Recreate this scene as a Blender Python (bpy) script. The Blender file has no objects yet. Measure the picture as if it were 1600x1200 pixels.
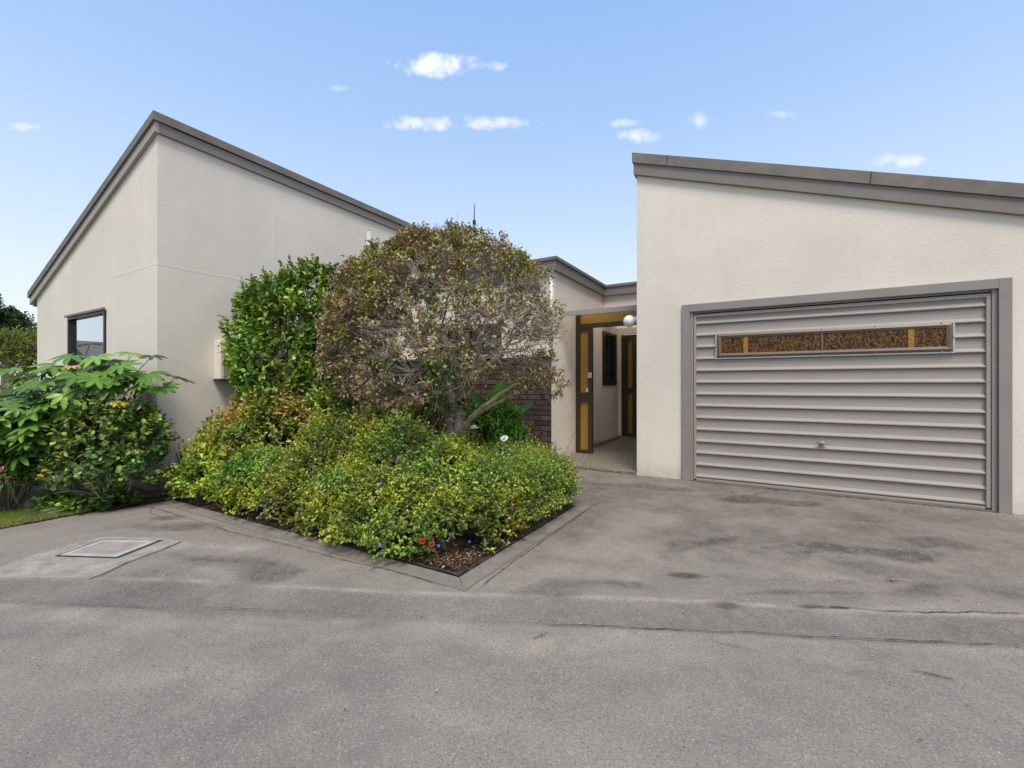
import bpy, math, random
import numpy as np
from mathutils import Vector, noise as mnoise
random.seed(7); rng = np.random.default_rng(7)
S = bpy.context.scene; COL = S.collection
PI = math.pi
CH = 1.22                      # camera height
TH = math.radians(30.36)
CT, ST = math.cos(TH), math.sin(TH)
F = 700.0
# world axes: a = x (to the right along the garage wall), b = y (away from it), z up
def ray(px): r = (px-800)/F; return (CT*r-ST, ST*r+CT)          # (a,b) for unit depth
def at(px, py, Y): u = ray(px); return Vector((u[0]*Y, u[1]*Y, CH-(py-600)/F*Y))
def gp(px, py): Y = F*CH/(py-600); u = ray(px); return (u[0]*Y, u[1]*Y)

# ------------------------------------------------------------------ materials
def new_mat(name):
    m = bpy.data.materials.new(name); m.use_nodes = True
    nt = m.node_tree; nt.nodes.clear()
    o = nt.nodes.new('ShaderNodeOutputMaterial'); p = nt.nodes.new('ShaderNodeBsdfPrincipled')
    nt.links.new(p.outputs[0], o.inputs[0]); return m, nt, p, o
def nd(nt, t, **k):
    n = nt.nodes.new('ShaderNode'+t)
    for a, v in k.items():
        if a.startswith('i_'):
            key = a[2:]; n.inputs[int(key) if key.isdigit() else key.replace('_', ' ')].default_value = v
        else: setattr(n, a, v)
    return n
def coords(nt, scale=(1,1,1), rot=(0,0,0)):
    t = nd(nt, 'TexCoord'); mp = nd(nt, 'Mapping'); mp.inputs['Scale'].default_value = scale; mp.inputs['Rotation'].default_value = rot
    g = nd(nt, 'NewGeometry'); nt.links.new(g.outputs['Position'], mp.inputs[0]); return mp.outputs[0]
def noise(nt, vec, scale, detail=3, rough=.5):
    n = nd(nt, 'TexNoise'); n.inputs['Scale'].default_value = scale; n.inputs['Detail'].default_value = detail; n.inputs['Roughness'].default_value = rough
    if vec is not None: nt.links.new(vec, n.inputs['Vector'])
    return n.outputs['Fac']
def ramp(nt, fac, stops):
    r = nd(nt, 'ValToRGB'); e = r.color_ramp.elements
    while len(e) > len(stops): e.remove(e[-1])
    while len(e) < len(stops): e.new(.5)
    for x, (p, c) in zip(e, stops): x.position = p; x.color = (*c, 1) if len(c) == 3 else c
    nt.links.new(fac, r.inputs[0]); return r.outputs[0]
def mixc(nt, fac, a, b, mode='MIX'):
    m = nd(nt, 'Mix', data_type='RGBA', blend_type=mode)
    for i, v in ((0, fac), (6, a), (7, b)):
        if hasattr(v, 'links') or isinstance(v, bpy.types.NodeSocket): nt.links.new(v, m.inputs[i])
        else: m.inputs[i].default_value = v if i == 0 else (*v, 1)
    return m.outputs[2]
def math_(nt, op, a, b=None, c=None):
    m = nd(nt, 'Math', operation=op)
    for i, v in enumerate((a, b, c)):
        if v is None: continue
        if isinstance(v, bpy.types.NodeSocket): nt.links.new(v, m.inputs[i])
        else: m.inputs[i].default_value = v
    return m.outputs[0]
def bump(nt, p, h, strength=.3, dist=.01, prev=None):
    b = nd(nt, 'Bump'); b.inputs['Strength'].default_value = strength; b.inputs['Distance'].default_value = dist
    nt.links.new(h, b.inputs['Height'])
    if prev is not None: nt.links.new(prev, b.inputs['Normal'])
    if p is not None: nt.links.new(b.outputs[0], p.inputs['Normal'])
    return b.outputs[0]

def stucco(name, c, dirt=.86):
    m, nt, p, o = new_mat(name)
    v = coords(nt); vs = coords(nt, (1, 1, 1.25)); vv = coords(nt, (1.6, 1.6, .22))
    big = noise(nt, v, .8, 4, .6); strk = noise(nt, vv, 2.2, 5, .65); fine = noise(nt, vs, 80, 2, .5); mid = noise(nt, v, 7, 3)
    dk = tuple(x*dirt for x in c)
    col = mixc(nt, ramp(nt, big, [(.35, (0,0,0)), (.7, (1,1,1))]), c, dk)
    col = mixc(nt, ramp(nt, strk, [(.5, (0,0,0)), (.8, (.5,.5,.5))]), col, tuple(x*.84 for x in c))
    col = mixc(nt, ramp(nt, fine, [(.3, (.16,.16,.16)), (.55, (0,0,0))]), col, tuple(x*.7 for x in c))
    sp = nd(nt, 'SeparateXYZ'); nt.links.new(v, sp.inputs[0])
    low = math_(nt, 'SUBTRACT', math_(nt, 'MULTIPLY', mid, .5), sp.outputs[2])       # splash dirt just above the ground
    col = mixc(nt, ramp(nt, low, [(.05, (0,0,0)), (.3, (.45,.45,.45))]), col, (.36, .34, .28))
    nt.links.new(col, p.inputs['Base Color']); p.inputs['Roughness'].default_value = .9
    b1 = bump(nt, None, fine, .42, .007); bump(nt, p, noise(nt, v, 2.2, 2), .2, .03, b1)
    return m
def paint(name, c, rough=.45, var=.12, scale=6, bstr=.05, metal=0):
    m, nt, p, o = new_mat(name); v = coords(nt)
    f = noise(nt, v, scale, 5, .6)
    col = mixc(nt, ramp(nt, f, [(.35, (0,0,0)), (.7, (1,1,1))]), c, tuple(x*(1-var) for x in c))
    nt.links.new(col, p.inputs['Base Color']); p.inputs['Roughness'].default_value = rough; p.inputs['Metallic'].default_value = metal
    bump(nt, p, noise(nt, v, 90, 2), bstr, .004); return m
def attr_mat(name, rough=.5, trans=.0, tint=None, spec=.5, bscale=None, bstr=.2):
    m, nt, p, o = new_mat(name)
    a = nd(nt, 'Attribute', attribute_name='Col')
    nt.links.new(a.outputs['Color'], p.inputs['Base Color']); p.inputs['Roughness'].default_value = rough
    p.inputs['Specular IOR Level'].default_value = spec
    if bscale: bump(nt, p, noise(nt, coords(nt), bscale, 4), bstr, .01)
    if trans:
        t = nd(nt, 'BsdfTranslucent'); mx = nd(nt, 'MixShader'); mx.inputs[0].default_value = trans
        cc = mixc(nt, 1.0, a.outputs['Color'], tint or (1.2, 1.5, .5), 'MULTIPLY')
        nt.links.new(cc, t.inputs[0]); nt.links.new(p.outputs[0], mx.inputs[1]); nt.links.new(t.outputs[0], mx.inputs[2]); nt.links.new(mx.outputs[0], o.inputs[0])
    return m
M = {}
M['stucco'] = stucco('stucco_cream', (.77, .69, .595))
M['stucco_left'] = stucco('stucco_left_wing', (.73, .652, .57), .9)  # slightly darker base tone than the other outer walls
M['stucco_in'] = stucco('stucco_porch_lit', (.90, .83, .68))  # porch tone lightened to make up for missing light in the recess
M['joint'] = paint('joint_sealant', (.73, .66, .58), .8, .05)
M['fascia'] = paint('fascia_grey', (.20, .172, .152), .5, .10, 3)
M['fascia_light'] = paint('fascia_pale', (.34, .305, .275), .5, .08, 3)
M['cap'] = paint('roof_cap', (.195, .168, .146), .75, .28, 5, .2)
M['tile'] = paint('roof_sheet', (.16, .15, .145), .8, .2, 2, .2)
M['brown'] = paint('dark_brown_timber', (.040, .027, .021), .4, .25, 9)
M['winbrown'] = paint('brown_frame', (.15, .105, .072), .45, .2, 9)
M['black'] = paint('black_frame', (.012, .011, .011), .4, .1)
M['white'] = paint('white_paint', (.78, .77, .74), .5, .06)
M['pipe'] = paint('cream_pipe', (.72, .68, .60), .5, .06)
M['steel'] = paint('dull_steel', (.35, .35, .36), .4, .15, 20, .05, .6)
M['silver'] = paint('silver_edge', (.52, .50, .47), .4, .1, 20, .05, .3)
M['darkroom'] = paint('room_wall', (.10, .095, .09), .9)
M['curtain'] = paint('net_curtain', (.62, .64, .62), .9, .1)
M['mat'] = paint('door_mat', (.03, .025, .02), .95, .3, 60, .5)
M['plastic'] = paint('cream_plastic', (.75, .70, .55), .4, .03)
m, nt, p, o = new_mat('lamp_globe'); p.inputs['Base Color'].default_value = (.85, .85, .84, 1); p.inputs['Roughness'].default_value = .12; p.inputs['Coat Weight'].default_value = .4; M['globe'] = m
# corrugated door paint: streaks along the ribs
m, nt, p, o = new_mat('door_paint'); v = coords(nt, (.6, 1, 9)); v2 = coords(nt)
f = noise(nt, v, 4, 5, .65)
col = mixc(nt, ramp(nt, f, [(.35, (0,0,0)), (.7, (1,1,1))]), (.34, .295, .262), (.30, .264, .236))
sp = nd(nt, 'SeparateXYZ'); nt.links.new(v2, sp.inputs[0])
low = math_(nt, 'SUBTRACT', math_(nt, 'MULTIPLY', noise(nt, v2, 5, 4), .5), sp.outputs[2])
col = mixc(nt, ramp(nt, low, [(.0, (0,0,0)), (.3, (.4,.4,.4))]), col, (.30, .28, .25))
nt.links.new(col, p.inputs['Base Color']); p.inputs['Roughness'].default_value = .55; p.inputs['Specular IOR Level'].default_value = .3; bump(nt, p, noise(nt, v2, 3, 2), .15, .02); M['door'] = m
def amber(name, c1, c2, sx, bump_s, vert):
    m, nt, p, o = new_mat(name); v = coords(nt, (1, 1, vert))
    f = noise(nt, v, sx, 4, .7); vo = nd(nt, 'TexVoronoi'); vo.inputs['Scale'].default_value = sx*1.6; nt.links.new(v, vo.inputs['Vector'])
    col = mixc(nt, ramp(nt, f, [(.40, (0,0,0)), (.64, (1,1,1))]), c1, c2)
    nt.links.new(col, p.inputs['Base Color']); p.inputs['Roughness'].default_value = .16; p.inputs['Specular IOR Level'].default_value = .4
    bump(nt, p, vo.outputs['Distance'], bump_s, .01); return m
M['amber'] = amber('amber_glass', (.30, .165, .022), (.36, .21, .04), 45, .15, .6)
M['amber_dark'] = amber('amber_dark_glass', (.007, .0035, .001), (.21, .095, .012), 60, .7, .55)  # gold second colour paints glints into the dark pane
M['amber_bar'] = amber('amber_bar', (.28, .155, .02), (.36, .21, .03), 40, .6, 1)
def glass(name, fac, tint):
    m, nt, p, o = new_mat(name)
    nt.nodes.remove(p); g = nd(nt, 'BsdfGlossy'); g.inputs['Roughness'].default_value = .01; g.inputs['Color'].default_value = (.95, .96, 1, 1)
    t = nd(nt, 'BsdfTransparent'); t.inputs['Color'].default_value = (*tint, 1); mx = nd(nt, 'MixShader')
    fr = nd(nt, 'Fresnel'); fr.inputs[0].default_value = 1.5
    k = math_(nt, 'MULTIPLY_ADD', fr.outputs[0], 1.3, fac); k = math_(nt, 'MINIMUM', k, 1.0)
    nt.links.new(k, mx.inputs[0]); nt.links.new(t.outputs[0], mx.inputs[1]); nt.links.new(g.outputs[0], mx.inputs[2]); nt.links.new(mx.outputs[0], o.inputs[0]); return m
M['glass'] = glass('window_glass', .45, (.6, .62, .62))
M['glass_dark'] = glass('tinted_glass', .03, (.4, .4, .4))
M['brick'] = attr_mat('clinker_brick', .6, bscale=60, bstr=.5)
M['mortar'] = paint('dark_mortar', (.028, .022, .020), .95, .2, 30, .4)
M['leaf'] = attr_mat('leaf_glossy', .34, .22, spec=.32)
M['leaf_soft'] = attr_mat('leaf_soft', .55, .38, (1.25, 1.45, .5))
M['leaf_dry'] = attr_mat('leaf_dry', .7, .18, (1.2, 1.1, .7))
M['petal'] = attr_mat('petal', .6, .25, (1.1, 1.1, 1.1))
def bark(name, c1, c2):
    m, nt, p, o = new_mat(name); v = coords(nt, (1, 1, .3)); f = noise(nt, v, 45, 5, .7)
    nt.links.new(mixc(nt, ramp(nt, f, [(.3, (0,0,0)), (.7, (1,1,1))]), c1, c2), p.inputs['Base Color']); p.inputs['Roughness'].default_value = .9; bump(nt, p, f, .8, .012); return m
M['bark'] = bark('grey_bark', (.17, .125, .095), (.42, .34, .27))
M['twig'] = bark('pale_twig', (.27, .23, .19), (.48, .42, .36))
M['twig_brown'] = bark('brown_twig', (.10, .07, .05), (.22, .17, .13))
m, nt, p, o = new_mat('fibreglass_sheet'); p.inputs['Base Color'].default_value = (.82, .76, .62, 1); p.inputs['Roughness'].default_value = .5
t = nd(nt, 'BsdfTranslucent'); t.inputs[0].default_value = (.95, .88, .72, 1); mx = nd(nt, 'MixShader'); mx.inputs[0].default_value = .9; nt.links.new(p.outputs[0], mx.inputs[1]); nt.links.new(t.outputs[0], mx.inputs[2]); nt.links.new(mx.outputs[0], o.inputs[0]); t2 = nd(nt, 'BsdfTransparent'); mx2 = nd(nt, 'MixShader'); mx2.inputs[0].default_value = .5; nt.links.new(mx.outputs[0], mx2.inputs[1]); nt.links.new(t2.outputs[0], mx2.inputs[2]); nt.links.new(mx2.outputs[0], o.inputs[0]); M['fibreglass'] = m
# exposed aggregate
m, nt, p, o = new_mat('exposed_aggregate'); v = coords(nt); vo = nd(nt, 'TexVoronoi'); vo.inputs['Scale'].default_value = 58; nt.links.new(v, vo.inputs[0])
cc = ramp(nt, vo.outputs['Color'], [(0, (.10, .08, .06)), (.45, (.26, .215, .165)), (1, (.55, .48, .38))])
col = mixc(nt, ramp(nt, vo.outputs['Distance'], [(.25, (0,0,0)), (.6, (1,1,1))]), cc, (.14, .125, .11))
nt.links.new(col, p.inputs['Base Color']); p.inputs['Roughness'].default_value = .6; bump(nt, p, vo.outputs['Distance'], -.4, .006); M['aggregate'] = m
# concrete
def concrete(name, c, var=.3):
    m, nt, p, o = new_mat(name); v = coords(nt); f = noise(nt, v, 9, 6, .7); g = noise(nt, v, 160, 2)
    col = mixc(nt, ramp(nt, f, [(.35, (0,0,0)), (.65, (1,1,1))]), c, tuple(x*(1-var) for x in c))
    col = mixc(nt, ramp(nt, g, [(.42, (.5,.5,.5)), (.5, (0,0,0))]), col, tuple(x*.55 for x in c))
    nt.links.new(col, p.inputs['Base Color']); p.inputs['Roughness'].default_value = .9; bump(nt, p, g, .6, .004); return m
M['kerb'] = concrete('kerb_concrete', (.25, .218, .183))
M['pale_conc'] = concrete('cover_surround_concrete', (.40, .365, .315), .45)
M['cover_frame'] = concrete('cover_frame_concrete', (.50, .47, .41), .3)
M['cover'] = concrete('cover_slab', (.40, .335, .305), .3)
# asphalt, with stain masks carried by the mesh
m, nt, p, o = new_mat('old_asphalt'); v = coords(nt)
a = nd(nt, 'Attribute', attribute_name='stain'); sp = nd(nt, 'SeparateColor'); nt.links.new(a.outputs['Color'], sp.inputs[0])
big = noise(nt, v, .55, 5, .62); med = noise(nt, v, 4.5, 5, .65); g1 = noise(nt, v, 95, 4, .75); g2 = noise(nt, v, 40, 3, .6)
vo = nd(nt, 'TexVoronoi'); vo.inputs['Scale'].default_value = 190; nt.links.new(v, vo.inputs[0])
col = mixc(nt, ramp(nt, big, [(.42, (0,0,0)), (.60, (1,1,1))]), (.255, .225, .190), (.195, .174, .150))
col = mixc(nt, ramp(nt, med, [(.4, (0,0,0)), (.75, (.7,.7,.7))]), col, (.32, .277, .226))
mm = nd(nt, 'MapRange'); mm.inputs[1].default_value = .3; mm.inputs[2].default_value = .7; mm.inputs[3].default_value = .35; mm.inputs[4].default_value = 1.25; nt.links.new(noise(nt, v, 11, 6, .7), mm.inputs[0])
col = mixc(nt, math_(nt, 'MULTIPLY', sp.outputs[1], mm.outputs[0]), col, (.40, .352, .29))                       # dusty pale
col = mixc(nt, math_(nt, 'MULTIPLY', sp.outputs[2], mm.outputs[0]), col, (.092, .080, .068))                     # newer, darker tar
col = mixc(nt, ramp(nt, g1, [(.36, (.6,.6,.6)), (.5, (0,0,0))]), col, (.075, .066, .056))
vr = nd(nt, 'SeparateColor'); nt.links.new(vo.outputs['Color'], vr.inputs[0])
chip = ramp(nt, vr.outputs[0], [(.90, (0,0,0)), (.95, (.32,.32,.32))])
col = mixc(nt, chip, col, (.52, .48, .43))
wet = math_(nt, 'MULTIPLY', sp.outputs[0], mm.outputs[0]); wet = math_(nt, 'MINIMUM', wet, .95)
col = mixc(nt, wet, col, (.06, .047, .033))
nt.links.new(col, p.inputs['Base Color'])
p.inputs['Roughness'].default_value = .88; p.inputs['Specular IOR Level'].default_value = .3
b1 = bump(nt, None, g1, .7, .005); b2 = bump(nt, None, vr.outputs[1], .3, .003, b1); bump(nt, p, noise(nt, v, 1.3, 3), .3, .05, b2)
M['asphalt'] = m
M['crack'] = paint('crack_dirt', (.045, .038, .03), .95, .4, 30, .4)
M['seam'] = paint('sandy_seam', (.27, .25, .215), .95, .35, 30, .4)
# soil, grass base
m, nt, p, o = new_mat('bark_mulch'); v = coords(nt); f = noise(nt, v, 50, 6, .75); vo = nd(nt, 'TexVoronoi'); vo.inputs['Scale'].default_value = 55; nt.links.new(v, vo.inputs[0])
col = ramp(nt, f, [(.3, (.03, .02, .013)), (.55, (.09, .056, .035)), (.75, (.24, .16, .10))])
nt.links.new(col, p.inputs['Base Color']); p.inputs['Roughness'].default_value = .95; bump(nt, p, f, 1, .03); M['mulch'] = m
m, nt, p, o = new_mat('lawn_base'); v = coords(nt); f = noise(nt, v, 5, 5, .7)
nt.links.new(ramp(nt, f, [(.35, (.13, .19, .02)), (.6, (.22, .29, .04)), (.75, (.34, .33, .10))]), p.inputs['Base Color']); p.inputs['Roughness'].default_value = .95; bump(nt, p, noise(nt, v, 90, 3), 1, .02); M['lawn'] = m

# ------------------------------------------------------------------ mesh helpers
def tag(o, label=None, cat=None, group=None, kind=None):
    if label: o['label'] = label
    if cat: o['category'] = cat
    if group: o['group'] = group
    if kind: o['kind'] = kind
    return o
def empty(name, loc, label, cat, group=None):
    o = bpy.data.objects.new(name, None); COL.objects.link(o); o.location = loc; o.empty_display_size = .2
    return tag(o, label, cat, group)
def link(name, me, parent=None):
    o = bpy.data.objects.new(name, me); COL.objects.link(o)
    if parent is not None:
        o.parent = parent
        l = Vector((0,0,0)); q = parent
        while q is not None: l += q.location; q = q.parent
        o.location = -l
    return o
class MB:
    def __init__(s): s.v = []; s.f = []; s.m = []; s.c = []
    def face(s, idx, mi=0, c=None): s.f.append(idx); s.m.append(mi); s.c.append(c or (1,1,1))
    def quad(s, pts, mi=0, c=None):
        n = len(s.v); s.v += [tuple(p) for p in pts]; s.face(list(range(n, n+len(pts))), mi, c)
    def box(s, a0, a1, b0, b1, z0, z1, mi=0, c=None):
        n = len(s.v)
        s.v += [(a0,b0,z0),(a1,b0,z0),(a1,b1,z0),(a0,b1,z0),(a0,b0,z1),(a1,b0,z1),(a1,b1,z1),(a0,b1,z1)]
        for q in ((0,3,2,1),(4,5,6,7),(0,1,5,4),(1,2,6,5),(2,3,7,6),(3,0,4,7)): s.face([n+i for i in q], mi, c)
    def hexa(s, p, mi=0):      # 8 points: bottom ring then top ring
        n = len(s.v); s.v += [tuple(x) for x in p]
        for q in ((0,3,2,1),(4,5,6,7),(0,1,5,4),(1,2,6,5),(2,3,7,6),(3,0,4,7)): s.face([n+i for i in q], mi)
    def prism(s, poly, axis, lo, hi, mi=0):   # poly of 2-tuples; axis 'b' -> (a,z) extruded in b ; 'a' -> (b,z) ; 'z' -> (a,b)
        def P(q, t): return (q[0], t, q[1]) if axis == 'b' else (t, q[0], q[1]) if axis == 'a' else (q[0], q[1], t)
        n = len(s.v); k = len(poly)
        s.v += [P(q, lo) for q in poly] + [P(q, hi) for q in poly]
        s.face([n+i for i in range(k)][::-1], mi); s.face([n+k+i for i in range(k)], mi)
        for i in range(k): j = (i+1) % k; s.face([n+i, n+j, n+k+j, n+k+i], mi)
    def tube(s, pts, rad, seg=8, mi=0, cap=True):
        pts = [Vector(p) for p in pts]; n0 = len(s.v); up = Vector((.13, .31, .94)); k = len(pts)
        if not hasattr(rad, '__len__'): rad = [rad]*k
        for i, p in enumerate(pts):
            t = (pts[min(i+1, k-1)]-pts[max(i-1, 0)]).normalized(); x = t.cross(up)
            if x.length < .1: x = t.cross(Vector((1,0,0)))
            x.normalize(); y = t.cross(x)
            for j in range(seg):
                A = 2*PI*j/seg; s.v.append(tuple(p+(x*math.cos(A)+y*math.sin(A))*rad[i]))
        for i in range(k-1):
            for j in range(seg):
                j2 = (j+1) % seg; s.face([n0+i*seg+j, n0+i*seg+j2, n0+(i+1)*seg+j2, n0+(i+1)*seg+j], mi)
        if cap: s.face([n0+j for j in range(seg)][::-1], mi); s.face([n0+(k-1)*seg+j for j in range(seg)], mi)
    def build(s, name, mats, parent=None, smooth=False, bevel=0, color=False):
        me = bpy.data.meshes.new(name); me.from_pydata(s.v, [], s.f)
        for m in (mats if isinstance(mats, (list, tuple)) else [mats]): me.materials.append(m)
        me.polygons.foreach_set('material_index', s.m)
        import bmesh
        if not color:
            bm = bmesh.new(); bm.from_mesh(me); bmesh.ops.recalc_face_normals(bm, faces=bm.faces); bm.to_mesh(me); bm.free()
        if color:
            at_ = me.attributes.new('Col', 'FLOAT_COLOR', 'FACE'); at_.data.foreach_set('color', np.array([(*c, 1) for c in s.c], 'f').ravel())
        if smooth: me.polygons.foreach_set('use_smooth', [True]*len(me.polygons))
        me.update()
        o = link(name, me, parent)
        if bevel: b = o.modifiers.new('bevel', 'BEVEL'); b.width = bevel; b.segments = 2; b.limit_method = 'ANGLE'
        return o
def np_mesh(name, V, T, mats, parent=None, C=None, mi=None, smooth=False):
    """V (n,3), T (m,3) triangles, C per vertex colour"""
    me = bpy.data.meshes.new(name); V = np.asarray(V, 'f'); T = np.asarray(T, 'i')
    me.vertices.add(len(V)); me.vertices.foreach_set('co', V.ravel())
    me.loops.add(T.size); me.loops.foreach_set('vertex_index', T.ravel())
    me.polygons.add(len(T)); me.polygons.foreach_set('loop_start', np.arange(len(T), dtype='i')*T.shape[1])
    for m in (mats if isinstance(mats, (list, tuple)) else [mats]): me.materials.append(m)
    if C is not None:
        a_ = me.attributes.new('Col', 'FLOAT_COLOR', 'POINT'); a_.data.foreach_set('color', np.concatenate([np.asarray(C, 'f'), np.ones((len(C), 1), 'f')], 1).ravel())
    if mi is not None: me.polygons.foreach_set('material_index', np.asarray(mi, 'i'))
    if smooth: me.polygons.foreach_set('use_smooth', np.ones(len(T), bool))
    me.update(calc_edges=True); me.validate()
    return link(name, me, parent)
def nrm(v): return v/np.maximum(np.linalg.norm(v, axis=-1, keepdims=True), 1e-9)
def rv(n): return nrm(rng.normal(size=(n, 3)))
LT = np.array([(0,5,6),(6,5,4),(6,4,7),(7,4,3),(0,6,1),(6,2,1),(6,7,2),(7,3,2)])
def leaf_mesh(P, D, N, L, W, C, fold=.12, curl=.18, wide=.5):
    n = len(P); D = nrm(D); Sd = nrm(np.cross(D, N)); N = nrm(np.cross(Sd, D))
    L = L[:, None]; W = W[:, None]
    def pt(t, s, h): return P + D*L*t + Sd*W*s + N*L*h
    V = np.stack([P, pt(.28, -.40 if wide < .6 else -.34, fold), pt(.68, -.36 if wide < .6 else -.5, fold-curl*.4), pt(1, 0, -curl),
                  pt(.68, .36 if wide < .6 else .5, fold-curl*.4), pt(.28, .40 if wide < .6 else .34, fold), pt(.3, 0, 0), pt(.7, 0, -curl*.4)], 1).reshape(-1, 3)
    T = (np.arange(n)[:, None, None]*8 + LT[None]).reshape(-1, 3)
    Cv = np.repeat(C, 8, 0); Cv = Cv.reshape(n, 8, 3).copy(); Cv[:, 6:8] *= 1.12; Cv = Cv.reshape(-1, 3)
    return V, T, Cv
def cat(parts):
    Vs, Ts, Cs = [], [], []; o = 0
    for V, T, C in parts: Vs.append(V); Ts.append(T+o); Cs.append(C); o += len(V)
    return np.concatenate(Vs), np.concatenate(Ts), np.concatenate(Cs)
def sticks(A, B, ra, rb, name, mat, parent):
    """many straight three-sided twigs"""
    A = np.asarray(A); B = np.asarray(B); n = len(A); d = nrm(B-A); x = nrm(np.cross(d, np.array([.3, .2, .93])+1e-3)); y = np.cross(d, x)
    ra = np.broadcast_to(ra, (n,))[:, None]; rb = np.broadcast_to(rb, (n,))[:, None]; V = []
    for P_, r in ((A, ra), (B, rb)):
        for k in range(3): V.append(P_ + (x*math.cos(2.094*k)+y*math.sin(2.094*k))*r)
    V = np.stack(V, 1).reshape(-1, 3)
    q = []
    for k in range(3): j = (k+1) % 3; q += [(k, j, 3+j), (k, 3+j, 3+k)]
    T = (np.arange(n)[:, None, None]*6 + np.array(q)[None]).reshape(-1, 3)
    return np_mesh(name, V, T, mat, parent, smooth=True)
def pal(n, cols, w, jit=.12):
    cols = np.array(cols); w = np.array(w, float); w /= w.sum(); c = cols[rng.choice(len(cols), n, p=w)]
    return np.clip(c*(1+rng.normal(size=(n, 1))*jit)*(1+rng.normal(size=(n, 3))*.05), .003, 1)
def clump(P, scale, seed=0.):
    return np.array([mnoise.noise(Vector(p)*scale+Vector((seed, seed*.7, 0))) for p in P])
def shoots(lobes, n, k, length, leafL, leafW, cols, w, up=.5, spread=.8, inner=.72, jit=.2, zmin=.02, tipcols=None, tipw=None, tipfn=None, out=1.0, droop=0.):
    """lobes: (a,b,z,ra,rb,rz). n shoots of k leaves. returns leaf arrays and twig segments"""
    lobes = np.array(lobes, float); area = (lobes[:, 3]*lobes[:, 4]+lobes[:, 3]*lobes[:, 5]); pr = area/area.sum()
    S0, Dd, Nn = [], [], []; cnt = 0
    while cnt < n:
        m_ = n*2; li = rng.choice(len(lobes), m_, p=pr); u = rv(m_); u[:, 2] = np.where(u[:, 2] < -.35, -u[:, 2], u[:, 2])
        c = lobes[li, :3]; r = lobes[li, 3:6]; rr = rng.uniform(inner, 1.0, (m_, 1))**.6
        p_ = c+u*r*rr; nn = nrm(u/r); ok = p_[:, 2] > zmin
        for q in range(len(lobes)):
            ins = (((p_-lobes[q, :3])/lobes[q, 3:6])**2).sum(1) < .55; ok &= ~(ins & (li != q))
        cl = clump(p_[:, :], 3.3, 3.); cl2 = clump(p_, 7.5, 13.); ok &= (cl + .8*cl2 + rng.uniform(-.4, .6, m_) > -.12)
        S0.append(p_[ok]); Nn.append(nn[ok]); cnt += ok.sum()
    S0 = np.concatenate(S0)[:n]; Nn = np.concatenate(Nn)[:n]
    D = nrm(Nn*out + np.array([0, 0, up]) + rv(n)*spread*.6); Ln = length*rng.uniform(.5, 1.35, n)
    E = S0 + D*Ln[:, None]; E[:, 2] -= droop*Ln; E[:, 2] = np.maximum(E[:, 2], zmin)
    t = (np.arange(k)+rng.uniform(.2, .8, (n, k)))/k
    P = S0[:, None]+(E-S0)[:, None]*t[..., None]
    side = rv(n*k).reshape(n, k, 3)
    LD = nrm(D[:, None]*(.35+.5*t[..., None]) + side*.9)
    LN = nrm(Nn[:, None]*.5 + np.array([0, 0, .9]) + rv(n*k).reshape(n, k, 3)*.45)
    P = P.reshape(-1, 3); LD = LD.reshape(-1, 3); LN = LN.reshape(-1, 3); m_ = n*k
    C = pal(m_, cols, w, jit)
    k1 = clump(P, 2.1, 51.); k2 = clump(P, 5.5, 71.); k3 = clump(P, 3.2, 91.)
    C = np.clip(C*(1+.55*k1+.5*k2)[:, None]*np.stack([1+.55*k3, 1+.18*k3, 1-.3*k3], 1), .004, .9)
    if tipcols is not None:
        pr_ = np.clip(tipfn(P), 0, 1)*np.repeat(np.ones(n), k); mk = rng.uniform(size=m_) < pr_; C[mk] = pal(mk.sum(), tipcols, tipw, jit)
    L = leafL*rng.uniform(.5, 1.3, m_); W = leafW*rng.uniform(.7, 1.2, m_)
    return P, LD, LN, L, W, C, S0, E
def shrub(name, label, cat_, loc, specs, mat, twigmat='twig_brown', group=None, stems=14, hub=None, wide=.5, fold=.12, curl=.18, twr=.0022):
    t = empty(name, loc, label, cat_, group); parts = []; A = []; B = []
    for sp_ in specs:
        P, D, N, L, W, C, S0, E = shoots(**sp_); parts.append(leaf_mesh(P, D, N, L, W, C, fold, curl, wide)); A.append(S0); B.append(E)
    V, T, C = cat(parts); np_mesh('foliage', V, T, M[mat], t, C)
    A = np.concatenate(A); B = np.concatenate(B)
    # inner branches from the base to shoot starts
    hub = np.array(hub if hub is not None else loc, float); sel = rng.choice(len(A), min(len(A), stems*12), replace=False)
    mid = hub + (A[sel]-hub)*.5 + rng.normal(size=(len(sel), 3))*.05; mid[:, 2] = np.maximum(mid[:, 2], .03)
    h = hub + np.concatenate([(A[sel]-hub)[:, :2]*.12, np.zeros((len(sel), 1))], 1)
    SA = np.concatenate([A, h, mid]); SB = np.concatenate([B, mid, A[sel]])
    r1 = np.concatenate([np.full(len(A), twr), np.full(len(sel), .007), np.full(len(sel), .005)]); r2 = np.concatenate([np.full(len(A), twr*.5), np.full(len(sel), .005), np.full(len(sel), .003)])
    sticks(SA, SB, r1, r2, 'branches', M[twigmat], t)
    return t
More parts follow.
